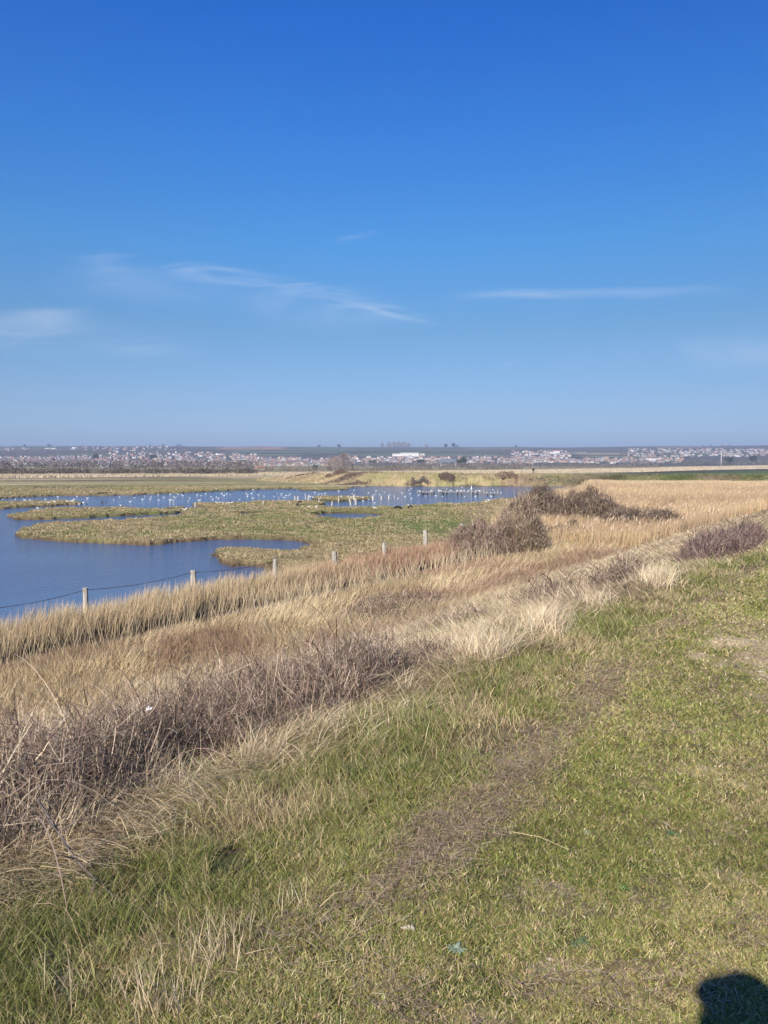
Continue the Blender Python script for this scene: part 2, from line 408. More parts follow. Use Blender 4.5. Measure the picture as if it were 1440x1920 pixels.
def build_ground():
    fr = np.radians(np.linspace(-35, 35, 880))
    rest = np.radians(np.linspace(35, 325, 90)[1:-1])
    ang = np.concatenate([fr, rest]); A = len(ang)
    r = [0.25]
    while r[-1] < 7000:
        k = .0085 if r[-1] < 20 else (.007 if r[-1] < 260 else .012)
        r.append(r[-1] * (1 + k) + (0.004 if r[-1] < 1 else 0))
    r = np.array(r); R = len(r)
    rr, aa = np.meshgrid(r, ang, indexing='ij')
    x = (rr * np.sin(aa)).ravel(); y = (rr * np.cos(aa)).ravel()
    w = water_sd(x, y); z = height(x, y, w); col = ground_color(x, y, z, w)
    i = np.arange(R - 1)[:, None] * A; j = np.arange(A)[None, :]; j2 = (j + 1) % A
    q = np.stack([i + j, i + j2, i + A + j2, i + A + j], -1).reshape(-1, 4)[:, ::-1]
    x = np.append(x, 0.0); y = np.append(y, 0.0); z = np.append(z, z[0]); col = np.vstack([col, col[:1]])
    ctr = len(x) - 1
    fan = np.stack([np.full(A, ctr), (np.arange(A) + 1) % A, np.arange(A)], -1)
    o = np_mesh('ground', np.stack([x, y, z], -1), [q, fan], M_GROUND, col, smooth=True)
    tag(o, kind='structure')
build_ground()

# ------------------------------------------------------------------ water
def build_water():
    m, nt, bs = new_mat('lagoon_water')
    bs.inputs['Base Color'].default_value = (.070, .112, .205, 1); bs.inputs['Roughness'].default_value = .12
    bs.inputs['IOR'].default_value = 1.33; bs.inputs['Specular IOR Level'].default_value = .5
    tc = nt.nodes.new('ShaderNodeTexCoord')
    def nz(scale, st, det):
        mp = nt.nodes.new('ShaderNodeMapping'); n = nt.nodes.new('ShaderNodeTexNoise')
        mp.inputs['Scale'].default_value = st; mp.inputs['Rotation'].default_value = (0, 0, .35)
        n.inputs['Scale'].default_value = scale; n.inputs['Detail'].default_value = det
        nt.links.new(tc.outputs['Object'], mp.inputs[0]); nt.links.new(mp.outputs[0], n.inputs[0]); return n
    a = nz(5.0, (.5, 1.3, 1), 4); b = nz(.05, (1, 1.2, 1), 2)
    mr = nt.nodes.new('ShaderNodeMapRange'); mr.inputs[1].default_value = .35; mr.inputs[2].default_value = .62
    mr.inputs[3].default_value = .45; mr.inputs[4].default_value = 1.0
    nt.links.new(b.outputs[0], mr.inputs[0])
    # the near pool lies in the lee of the bank and is calmer
    sx = nt.nodes.new('ShaderNodeSeparateXYZ'); nt.links.new(tc.outputs['Object'], sx.inputs[0])
    lee = nt.nodes.new('ShaderNodeMapRange'); lee.inputs[1].default_value = 30; lee.inputs[2].default_value = 90
    lee.inputs[3].default_value = .30; lee.inputs[4].default_value = 1.0
    nt.links.new(sx.outputs['Y'], lee.inputs[0])
    mu = nt.nodes.new('ShaderNodeMath'); mu.operation = 'MULTIPLY'; nt.links.new(mr.outputs[0], mu.inputs[0]); nt.links.new(lee.outputs[0], mu.inputs[1])
    bp = nt.nodes.new('ShaderNodeBump'); bp.inputs['Distance'].default_value = .22
    nt.links.new(mu.outputs[0], bp.inputs['Strength']); nt.links.new(a.outputs[0], bp.inputs['Height']); nt.links.new(bp.outputs[0], bs.inputs['Normal'])
    g = np.array([(-260, 8), (200, 8), (200, 330), (-260, 330)], float)
    v = np.column_stack([g, np.full(4, -.15)])
    o = np_mesh('water', v, [np.array([[0, 1, 2, 3]])], m); tag(o, kind='structure')
build_water()

# ------------------------------------------------------------------ blades
class Blades:
    def __init__(s): s.V = []; s.C = []; s.Fq = []; s.Ft = []; s.n = 0
    def add(s, P0, L, az, t0, t1, w, col, K=3, tipcol=None, face=None, tipw=0.0):
        """ribbons: base points (N,3), length, azimuth of lean, tilt from vertical at base and tip, width, colour"""
        N = len(P0)
        if N == 0: return
        L = np.broadcast_to(L, N); t0 = np.broadcast_to(t0, N); t1 = np.broadcast_to(t1, N); w = np.broadcast_to(w, N)
        if face is None: face = rng.uniform(0, 2 * np.pi, N)
        wd = np.stack([np.cos(face), np.sin(face), rng.uniform(-.25, .25, N)], -1)
        dx, dy = np.sin(az), np.cos(az)
        p = P0.copy(); rows = []; cols = []
        tc = col if tipcol is None else tipcol
        for k in range(K + 1):
            u = k / K
            if k:
                th = t0 + (t1 - t0) * (k - .5) / K
                st = (L / K)[:, None]
                p = p + st * np.stack([dx * np.sin(th), dy * np.sin(th), np.cos(th)], -1)
            ww = (w * (1 - (1 - tipw) * u ** 1.5) / 2)[:, None]
            cc = col * (1 - u) + tc * u
            if k == K and tipw == 0:
                rows.append(p); cols.append(cc)
            else:
                rows.append(p - wd * ww); rows.append(p + wd * ww); cols += [cc, cc]
        R = len(rows)
        V = np.stack(rows, 1).reshape(-1, 3); Cc = np.stack(cols, 1).reshape(-1, 3)
        b = s.n + np.arange(N)[:, None] * R
        qk = K if tipw > 0 else K - 1
        for k in range(qk):
            s.Fq.append(np.concatenate([b + 2 * k, b + 2 * k + 1, b + 2 * k + 3, b + 2 * k + 2], 1))
        if tipw == 0: s.Ft.append(np.concatenate([b + 2 * (K - 1), b + 2 * (K - 1) + 1, b + R - 1], 1))
        s.V.append(V); s.C.append(Cc); s.n += len(V)
    def tris(s, P0, size, col, flat=0.0, elong=1.0):
        N = len(P0)
        a = rng.normal(size=(N, 3)); a /= np.linalg.norm(a, axis=1)[:, None]
        b = rng.normal(size=(N, 3)); b -= a * (a * b).sum(1)[:, None]; b /= np.linalg.norm(b, axis=1)[:, None]
        if elong != 1: a[:, 2] = np.abs(a[:, 2]) * elong
        sz = np.broadcast_to(size, N)[:, None]
        V = np.stack([P0 - a * sz * .5 - b * sz * .4, P0 + b * sz * .5, P0 + a * sz * .7], 1).reshape(-1, 3)
        s.V.append(V); s.C.append(np.repeat(col, 3, 0)); s.Ft.append(s.n + np.arange(3 * N).reshape(-1, 3)); s.n += 3 * N
    def build(s, name, mat, parent=None):
        faces = []
        if s.Fq: faces.append(np.concatenate(s.Fq))
        if s.Ft: faces.append(np.concatenate(s.Ft))
        return np_mesh(name, np.concatenate(s.V), faces, mat, np.concatenate(s.C), parent)

def jitter(col, amt=.2, hue=.06):
    N = len(col)
    return np.clip(col * rng.uniform(1 - amt, 1 + amt, (N, 1)) * rng.uniform(1 - hue, 1 + hue, (N, 3)), 0.005, .95)
def pick(N, cols, w):
    i = rng.choice(len(cols), N, p=np.array(w) / sum(w)); return np.array(cols)[i]
def scatter(N, d0, d1, power=1.0, t=.60, marg=.8):
    """points on the floor in front, denser near: pdf of d ~ d^-power per unit area"""
    u = rng.uniform(0, 1, N); e = 2 - power
    d = (d0 ** e + u * (d1 ** e - d0 ** e)) ** (1 / e) if abs(e) > 1e-6 else d0 * (d1 / d0) ** u
    x = rng.uniform(-1, 1, N) * (t * d + marg)
    return x, d
def onground(x, y): return np.stack([x, y, height(x, y)], -1)
PIXW = 1 / 770.0

def layer_turf():
    B = Blades()
    x, y = scatter(1500000, 1.7, 24, 2.0, .56, .2)
    s, n = sn(x, y)
    e = fbm(x, y, .5, 3, 101); bare = patch_bare(x, y); th = thatch(x, y)
    keep = (n > -2) & (n < 2.1 + (e - .5) * 1.2) & (rng.uniform(0, 1, len(x)) > bare * 1.0) & (rng.uniform(0, 1, len(x)) > th * .5)
    keep &= rng.uniform(0, 1, len(x)) < .35 + .65 * sstep(.36, .56, fbm(x, y, .07, 3, 104))
    x, y, n, th = x[keep], y[keep], n[keep], th[keep]
    x, y, n, th = x[:620000], y[:620000], n[:620000], th[:620000]; N = len(x)
    g = fbm(x, y, .45, 4, 102); g2 = fbm(x, y, 2.0, 3, 103)
    green = np.clip(sstep(.38, .62, g * .6 + g2 * .4) + .35 * sstep(.45, .1, np.abs(n - 1.05)), 0, 1.1)
    cg = pick(N, [C(.145, .175, .04), C(.20, .21, .055), C(.27, .25, .08), C(.105, .135, .035)], [4, 4, 3, 2])
    cs = pick(N, [C(.47, .39, .225), C(.37, .30, .17), C(.27, .21, .115), C(.31, .29, .11)], [3, 3, 3, 3])
    k = (rng.uniform(0, 1, N) < .30 + .42 * green * (1 - th)) * 1.0
    tone = (.72 + .56 * fbm(x, y, .8, 4, 106))[:, None]
    col = jitter(mix(cs, cg, k) * 1.30 * tone, .38, .10)
    L = rng.uniform(.009, .024, N) * (1 + .6 * g2) * (1 + .6 * sstep(1.0, 1.8, n))
    w = np.maximum(.0030, y * PIXW * .85) * rng.uniform(.7, 1.4, N)
    az = rng.uniform(0, 2 * np.pi, N)
    B.add(onground(x, y), L * (1 + y * .03), az, rng.uniform(.2, 1.0, N), rng.uniform(.9, 1.75, N), w, col, 2)
    tag(B.build('turf_grass', M_BLADE), 'short trodden green and yellow turf on top of the sea wall', 'grass', kind='stuff')

def layer_rough():
    """knee-low grass between the turf and the brambles"""
    B = Blades()
    x, y = scatter(900000, 1.6, 26, 1.9, .60, .5)
    s, n = sn(x, y)
    e = fbm(x, y, .6, 3, 111)
    keep = (n > 1.35 + (e - .5) * 1.0) & (n < 3.3 + (e - .5) * 1.2)
    th = thatch(x, y)
    keep &= rng.uniform(0, 1, len(x)) > th * .7
    keep &= rng.uniform(0, 1, len(x)) < (.12 + .88 * sstep(1.5, 2.3, n)) * (.3 + .7 * sstep(.35, .55, fbm(x, y, .16, 3, 114)))
    # the little burrow
    bx, by = ground_at(436, 1612, EMB); keep &= np.hypot(x - bx, y - by) > .085
    x, y, n = x[keep][:300000], y[keep][:300000], n[keep][:300000]; N = len(x)
    g = fbm(x, y, .55, 3, 112); g2 = fbm(x, y, 1.6, 3, 113)
    green = np.clip(sstep(.34, .60, g * .5 + g2 * .5 + .03) + .6 * sstep(.5, .2, np.abs(n - 2.45)) * sstep(.42, .62, fbm(x, y, .9, 3, 119)), 0, 1.15)
    cg = pick(N, [C(.165, .20, .048), C(.225, .245, .075), C(.29, .275, .11), C(.11, .145, .04)], [4, 4, 3, 2])
    cs = pick(N, [C(.54, .44, .26), C(.42, .33, .19), C(.30, .225, .125)], [3, 4, 2])
    k = (rng.uniform(0, 1, N) < .14 + .60 * green) * 1.0
    col = jitter(mix(cs, cg, k) * 1.12, .38)
    L = rng.uniform(.04, .13, N) * (.5 + .9 * g2) * (.45 + .75 * sstep(1.4, 2.4, n))
    w = np.maximum(.0026, y * PIXW * .62) * rng.uniform(.7, 1.3, N)
    az = fbm(x, y, .6, 2, 115) * 7 + rng.normal(0, 1.5, N)
    B.add(onground(x, y), L, az, rng.uniform(.0, .7, N), rng.uniform(.6, 1.7, N), w, col, 3)
    # thatch: dead flat litter
    x, y = scatter(620000, 1.7, 26, 1.9, .6, .3); s, n = sn(x, y)
    keep = (rng.uniform(0, 1, len(x)) < np.maximum(thatch(x, y), .22 * sstep(.62, .7, fbm(x, y, .25, 3, 118)) * (n < 3))) & (n > .2)
    x, y = x[keep], y[keep]; N = len(x)
    P0 = onground(x, y); P0[:, 2] += rng.uniform(0, .03, N)
    col = jitter(pick(N, [C(.52, .41, .29), C(.37, .275, .19), C(.22, .155, .105)], [3, 4, 3]), .3)
    B.add(P0, rng.uniform(.03, .10, N), rng.uniform(0, 6.28, N), rng.uniform(1.2, 1.6, N), rng.uniform(1.4, 1.8, N), np.maximum(.003, y * PIXW * .6), col, 2)
    tag(B.build('rough_grass', M_BLADE), 'longer green and straw coloured grass along the edge of the sea wall', 'grass', kind='stuff')
    # upright bleached stalk tufts at the lower left
    T = Blades()
    for px, py, cnt, hh in ((300, 1900, 60, .20), (390, 1800, 70, .20), (340, 1880, 30, .18), (455, 1760, 40, .15), (560, 1700, 40, .12), (120, 1880, 40, .16), (250, 1860, 30, .15), (785, 1490, 6, .07), (700, 1400, 30, .14), (560, 1590, 30, .13), (880, 1600, 12, .07)):
        gx, gy = ground_at(px, py, EMB)
        N = cnt; a = rng.normal(0, .035, N) * 1.4; b = rng.normal(0, .03, N)
        P0 = onground(gx + a, gy + b)
        T.add(P0, rng.uniform(.3, 1.1, N) * hh, rng.uniform(0, 6.28, N), rng.uniform(0, .4, N), rng.uniform(.2, 1.1, N), .0030, jitter(pick(N, [C(.60, .50, .33), C(.48, .39, .25)], [1, 1]), .15), 3)
    # pale fountain tussocks at the foot of the verge
    for ts, tn, cnt, hh in ((5.7, 2.8, 420, .34), (5.9, 3.15, 300, .34), (6.9, 2.8, 380, .34), (7.4, 3.1, 260, .32), (10.2, 2.55, 300, .34), (10.6, 2.8, 260, .34), (4.5, 2.95, 120, .22), (2.5, 3.1, 260, .30), (1.9, 3.05, 260, .30), (3.1, 2.95, 200, .26), (3.5, 2.9, 160, .22), (8.6, 2.9, 200, .26), (1.3, 3.0, 200, .28)):
        gx, gy = ts * U[0] + tn * NRM[0], ts * U[1] + tn * NRM[1]; N = cnt
        P0 = onground(gx + rng.normal(0, .10, N), gy + rng.normal(0, .10, N))
        T.add(P0, rng.uniform(.5, 1.25, N) * hh, rng.normal(.7, 1.1, N), rng.uniform(0, .5, N), rng.uniform(.5, 1.5, N), max(.003, gy * PIXW * .55), jitter(pick(N, [C(.74, .63, .44), C(.58, .47, .30), C(.40, .30, .19)], [4, 3, 1]), .2), 4)
    tag(T.build('bleached_stalks', M_STRAW), 'pale dead grass stalks and tussocks along the green verge', 'dry grass', kind='stuff')

def layer_straw():
    """matted dead grass down the slope, in tussocks combed over by the wind"""
    B = Blades()
    nc = 9500
    x, y = scatter(nc * 4, 2.6, 48, 1.55, .62, 1.0); s, n = sn(x, y)
    e = fbm(x, y, 1.2, 3, 121)
    keep = (n > 2.75 + (e - .5) * .9) & (n < 13.5) ; x, y, n = x[keep][:nc], y[keep][:nc], n[keep][:nc]
    per = 40
    cx, cy, cn = np.repeat(x, per), np.repeat(y, per), np.repeat(n, per); N = len(cx)
    size = np.repeat(rng.uniform(.5, 1.2, len(x)), per)
    sp = np.clip(.06 + cy * .012, .08, .30) * size
    bx = cx + rng.normal(0, 1, N) * sp; by = cy + rng.normal(0, 1, N) * sp
    base = np.repeat(fbm(x, y, 1.6, 2, 122) * 8 + rng.normal(0, .7, len(x)), per)
    az = base + rng.normal(0, 1.1, N)
    gcol = fbm(bx, by, 1.5, 4, 123); rr = rng.uniform(0, 1, N)
    cs = pick(N, [C(.74, .63, .43), C(.60, .49, .31), C(.44, .34, .20), C(.27, .20, .12)], [5, 5, 3, 1.4])
    cb = pick(N, [C(.36, .27, .19), C(.26, .19, .145), C(.44, .33, .22)], [1, 1, 1])
    col = mix(cs, cb, (rr < sstep(.52, .68, gcol) * .75) * 1.0)
    gk = (rng.uniform(0, 1, N) < .42 * sstep(.52, .66, fbm(bx, by, 1.1, 3, 124)) * sstep(11, 3, cn)) * 1.0
    col = jitter(mix(col, pick(N, [C(.17, .21, .05), C(.24, .25, .08)], [1, 1]), gk), .25)
    L = rng.uniform(.20, .44, N) * size * (.62 + .38 * sstep(2.9, 4.2, cn))
    w = np.maximum(.004, cy * PIXW * .62) * rng.uniform(.7, 1.3, N)
    B.add(onground(bx, by), L, az, rng.uniform(.1, 1.0, N), rng.uniform(1.1, 2.1, N), w, col, 4)
    # loose litter layer
    x, y = scatter(420000, 2.6, 45, 1.6, .62, 1.0); s, n = sn(x, y)
    keep = (n > 2.7 + (fbm(x, y, .8, 3, 125) - .5) * .9) & (n < 13.5); x, y, n = x[keep][:150000], y[keep][:150000], n[keep][:150000]; N = len(x)
    P0 = onground(x, y); P0[:, 2] += rng.uniform(0, .08, N)
    col = jitter(pick(N, [C(.58, .47, .29), C(.44, .34, .21), C(.28, .20, .13)], [3, 4, 2]), .25)
    B.add(P0, rng.uniform(.10, .28, N), fbm(x, y, 1.6, 2, 122) * 8 + rng.normal(0, .8, N), rng.uniform(.8, 1.4, N), rng.uniform(1.3, 1.9, N), np.maximum(.004, y * PIXW * .6), col, 3)
    tag(B.build('dry_slope_grass', M_STRAW), 'matted straw coloured dead grass covering the slope of the sea wall', 'dry grass', kind='stuff')

def layer_berm():
    B = Blades()
    x, y = scatter(700000, 14, 120, 1.3, .62, 2); s, n = sn(x, y)
    e = fbm(x, y, 2, 3, 131)
    keep = (n > 11.3 + (e - .5) * 3) & (n < 18.6 + (e - .5) * .8) & (s < 130)
    keep &= rng.uniform(0, 1, len(x)) < .35 + .65 * sstep(.36, .52, fbm(x, y, .8, 3, 134))
    x, y, n = x[keep][:170000], y[keep][:170000], n[keep][:170000]; N = len(x)
    g = fbm(x, y, 4, 3, 132)
    a = pick(N, [C(.68, .56, .36), C(.58, .46, .28), C(.42, .32, .19)], [4, 4, 2]); b = pick(N, [C(.48, .34, .22), C(.36, .25, .17)], [1, 1])
    col = jitter(mix(a, b, (rng.uniform(0, 1, N) < sstep(.5, .7, g)) * 1.0), .22)
    L = rng.uniform(.30, .62, N) * (.6 + .8 * fbm(x, y, 1.3, 2, 135)) * (1 - .35 * sstep(16.3, 18.2, n))
    az = fbm(x, y, 3, 2, 133) * 5 + rng.normal(0, .7, N)
    B.add(onground(x, y), L, az, rng.uniform(0, .45, N), rng.uniform(.5, 1.5, N), np.maximum(.006, y * PIXW * .55) * rng.uniform(.7, 1.2, N), col, 3)
    tag(B.build('berm_grass', M_STRAW), 'pale tall dry grass on the level strip before the ditch', 'dry grass', kind='stuff')

def layer_ditch_reeds():
    B = Blades()
    x, y = scatter(1500000, 16, 90, 1.2, .64, 2); s, n = sn(x, y)
    e = fbm(x, y, 1.5, 3, 141)
    n0 = 19.9; n1 = np.interp(s, [0, 14, 22, 60], [21.5, 21.6, 21.8, 23.2])
    keep = (n > n0 + (e - .5) * .7) & (n < n1 + (e - .5) * .9) & (s < 62) & (rng.uniform(0, 1, len(x)) < .35 + .65 * sstep(.33, .5, fbm(x, y, .5, 2, 144)))
    x, y, s, n, e = [a[keep][:150000] for a in (x, y, s, n, e)]; N = len(x)
    red = sstep(21, 32, s + (e - .5) * 6)
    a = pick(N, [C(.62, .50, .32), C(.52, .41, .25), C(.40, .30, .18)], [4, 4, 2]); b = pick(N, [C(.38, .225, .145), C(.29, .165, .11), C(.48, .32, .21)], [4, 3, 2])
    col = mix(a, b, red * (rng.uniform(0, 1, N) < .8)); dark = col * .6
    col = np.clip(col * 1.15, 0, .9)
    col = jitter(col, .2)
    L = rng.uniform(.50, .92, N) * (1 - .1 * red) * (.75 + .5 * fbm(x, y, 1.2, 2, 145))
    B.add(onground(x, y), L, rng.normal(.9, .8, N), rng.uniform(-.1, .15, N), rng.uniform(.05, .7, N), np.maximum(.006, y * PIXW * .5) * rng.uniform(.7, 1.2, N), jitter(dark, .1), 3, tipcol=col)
    # near bank: scattered tall arching stems leaning over the ditch
    N = 1900; s = rng.uniform(8, 60, N); n = rng.normal(18.2, .7, N); x = s * U[0] + n * NRM[0]; y = s * U[1] + n * NRM[1]
    keep = (np.abs(x) < .62 * y + 1) & (y > 10); x, y = x[keep], y[keep]; N = len(x)
    B.add(onground(x, y), rng.uniform(.7, 1.4, N), rng.uniform(-1.6, 1.6, N), rng.uniform(0, .4, N), rng.uniform(.3, 1.0, N), np.maximum(.006, y * PIXW * .35), jitter(np.tile(C(.56, .46, .30), (N, 1)), .2), 4)
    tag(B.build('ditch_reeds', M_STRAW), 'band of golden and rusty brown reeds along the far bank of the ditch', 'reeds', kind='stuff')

def reed_zone(x, y):
    s, n = sn(x, y); px = 720 + x / y * F_PX
    left = np.interp(y, [40, 48, 60, 75, 90, 110, 130, 150], [1250, 1010, 930, 960, 1010, 1060, 1105, 1130])
    return sstep(left - 25, left + 25, px + (fbm(x, y, 4, 3, 151) - .5) * 60) * (y < 146) * (y > 36) * sstep(9.5, 12.5, n + (fbm(x, y, 3, 2, 152) - .5) * 3)
def layer_reedbed():
    B = Blades()
    x, y = scatter(900000, 38, 165, 1.0, .64, 3)
    keep = rng.uniform(0, 1, len(x)) < reed_zone(x, y); x, y = x[keep][:190000], y[keep][:190000]; N = len(x)
    h = 1.15 + .65 * sstep(60, 95, y) * (1 + .0 * x) + .25 * (fbm(x, y, 9, 3, 153) - .5)
    gc = fbm(x * .5, y, 14, 4, 154)
    a = pick(N, [C(.60, .455, .275), C(.52, .385, .225), C(.44, .32, .185)], [4, 4, 2]); b = np.tile(C(.38, .27, .17), (N, 1))
    col = jitter(mix(a, b, sstep(.52, .70, gc) * .7), .15)
    L = h * rng.uniform(.72, 1.12, N)
    B.add(onground(x, y), L, rng.normal(1.2, .7, N), rng.uniform(0, .12, N), rng.uniform(.05, .55, N), np.maximum(.012, y * PIXW * .55) * rng.uniform(.6, 1.2, N), jitter(col * .92, .08), 3, tipcol=col)
    # plumes
    k = rng.choice(N, 9000, replace=False); P0 = onground(x[k], y[k]); P0[:, 2] += L[k] * .92
    B.add(P0, rng.uniform(.2, .35, len(k)), rng.normal(1.2, .5, len(k)), .1, 1.0, .06, jitter(pick(len(k), [C(.34, .23, .15), C(.56, .44, .30)], [1, 1]), .2), 2)
    # strip of reeds along the far shore of the lagoon
    N = 45000; px = rng.uniform(930, 1500, N) ** 1.0; d = np.interp(px, [930, 1100, 1300, 1440, 1800], [190, 190, 182, 176, 168]) - rng.uniform(9.5, 22, N); x = (px - 720) / F_PX * d
    keep = rng.uniform(0, 1, N) < sstep(925, 990, px); x, d = x[keep], d[keep]; N = len(x)
    P0 = onground(x, d); ok = P0[:, 2] > -.2; P0 = P0[ok]; x = x[ok]; d = d[ok]; N = len(x)
    col = jitter(pick(N, [C(.62, .49, .31), C(.54, .41, .25), C(.42, .31, .19)], [4, 3, 1]), .18)
    B.add(P0, (1.3 + .5 * fbm(x, d, 6, 2, 155)) * rng.uniform(.75, 1.1, N), rng.normal(1.2, .7, N), rng.uniform(0, .1, N), rng.uniform(0, .5, N), rng.uniform(.07, .14, N), col, 2)
    tag(B.build('reed_bed', M_STRAW), 'wide bed of tan dead reeds filling the right of the marsh up to the far bank', 'reeds', kind='stuff')

def layer_marsh():
    B = Blades()
    x, y = scatter(1300000, 24, 175, 1.35, .60, 3); s, n = sn(x, y)
    w = water_sd(x, y)
    keep = (n > 22.3) & (w < -.18) & (rng.uniform(0, 1, len(x)) > reed_zone(x, y) * 1.0)
    lawn = sstep(1, .35, np.hypot((x - 5.0) / 6.5, (y - 62) / 14))
    keep &= rng.uniform(0, 1, len(x)) < (.15 + .85 * sstep(.38, .54, fbm(x, y, .9, 3, 161))) * (1 - .75 * lawn)
    x, y, w, n = [a[keep][:230000] for a in (x, y, w, n)]; N = len(x)
    g = fbm(x, y, 3.2, 4, 162); g2 = fbm(x, y, 18, 3, 163)
    tan = pick(N, [C(.52, .43, .26), C(.40, .32, .18), C(.26, .19, .11)], [4, 4, 2]); gr = pick(N, [C(.17, .185, .06), C(.25, .25, .095), C(.33, .31, .13)], [2, 4, 3])
    tuss = sstep(.44, .66, fbm(x, y, 1.5, 3, 164)); edge = sstep(-1.6, -.3, w)
    col = jitter(mix(gr, tan, ((rng.uniform(0, 1, N) < .30 + .58 * sstep(.44, .56, g * .5 + g2 * .5) + .25 * tuss + .1 * edge)) * 1.0), .25)
    L = rng.uniform(.04, .11, N) * (1 + 1.1 * tuss)
    B.add(onground(x, y), L, rng.uniform(0, 6.28, N), rng.uniform(.1, .8, N), rng.uniform(.5, 1.6, N), np.maximum(.008, y * PIXW * .8) * rng.uniform(.7, 1.3, N), col, 2)
    # rounded tussocks
    nc = 1500; x, y = scatter(nc * 5, 26, 150, 1.3, .6, 2); s, n = sn(x, y); w = water_sd(x, y)
    keep = (n > 23) & (w < -.15) & (reed_zone(x, y) < .3) & (rng.uniform(0, 1, len(x)) < .10 + .9 * sstep(-1.8, -.4, w) + .5 * sstep(.5, .6, fbm(x, y, 6, 2, 165)))
    x, y = x[keep][:nc], y[keep][:nc]; per = 34
    cx, cy = np.repeat(x, per), np.repeat(y, per); N = len(cx); sz = np.repeat(rng.uniform(.5, 1.2, len(x)), per)
    a = rng.uniform(0, 6.28, N); r = rng.uniform(0, .16, N) * sz
    P0 = onground(cx, cy); P0[:, 0] += r * np.sin(a); P0[:, 1] += r * np.cos(a); P0[:, 2] -= .02
    cc = np.repeat(pick(len(x), [C(.54, .44, .27), C(.42, .33, .19), C(.30, .28, .12), C(.26, .19, .11)], [4, 3, 3, 1]), per, 0)
    B.add(P0, rng.uniform(.11, .22, N) * sz, a, rng.uniform(.1, .5, N), rng.uniform(1.1, 2.3, N), np.maximum(.012, cy * PIXW * .8), jitter(cc, .25), 3)
    tag(B.build('marsh_grass', M_BLADE), 'low tussocky olive and tan grass on the marsh islands round the lagoon', 'marsh grass', kind='stuff')

def layer_far_bank():
    """rough growth on the counter wall and pale far reeds"""
    B = Blades()
    N = 60000; px = rng.uniform(480, 1560, N); d = rng.uniform(176, 262, N); x = (px - 720) / F_PX * d
    cd, h = crest_sd(x, d); keep = (cd < 10.5) & (h > .3); x, d, px, cd = x[keep], d[keep], px[keep], cd[keep]; N = len(x)
    k = sstep(.42, .6, fbm(x, d, 7, 4, 91))
    col = mix(np.tile(C(.48, .39, .24), (N, 1)), np.tile(C(.27, .28, .10), (N, 1)), np.clip(k * .45 + sstep(70, 20, np.abs(px - 865)) * .35, 0, 1))
    col = mix(col, np.tile(C(.12, .135, .055), (N, 1)), sstep(1020, 1130, px) * .85)
    B.add(onground(x, d), rng.uniform(.2, .6, N), rng.uniform(0, 6.28, N), .2, 1.1, .16, jitter(col, .42), 2)
    tag(B.build('bank_grass', M_BLADE), 'rough yellow green grass on the long bank behind the lagoon', 'grass', kind='stuff')
    R = Blades(); N = 60000; px = rng.uniform(-60, 1500, N)
    lo = np.interp(px, [0, 540, 800, 1000, 1200, 1440], [275, 340, 400, 430, 480, 800]); hi = np.interp(px, [0, 540, 800, 1000, 1200, 1440], [345, 420, 520, 640, 900, 1500])
    d = lo + (hi - lo) * rng.uniform(0, 1, N); x = (px - 720) / F_PX * d
    R.add(onground(x, d), rng.uniform(.5, 1.1, N), rng.uniform(0, 6.28, N), .1, .6, d * PIXW * .8, jitter(np.tile(C(.50, .42, .30), (N, 1)), .2), 2)
    tag(R.build('far_reeds', M_STRAW), 'thin pale line of reeds across the far side of the marsh', 'reeds', kind='stuff')

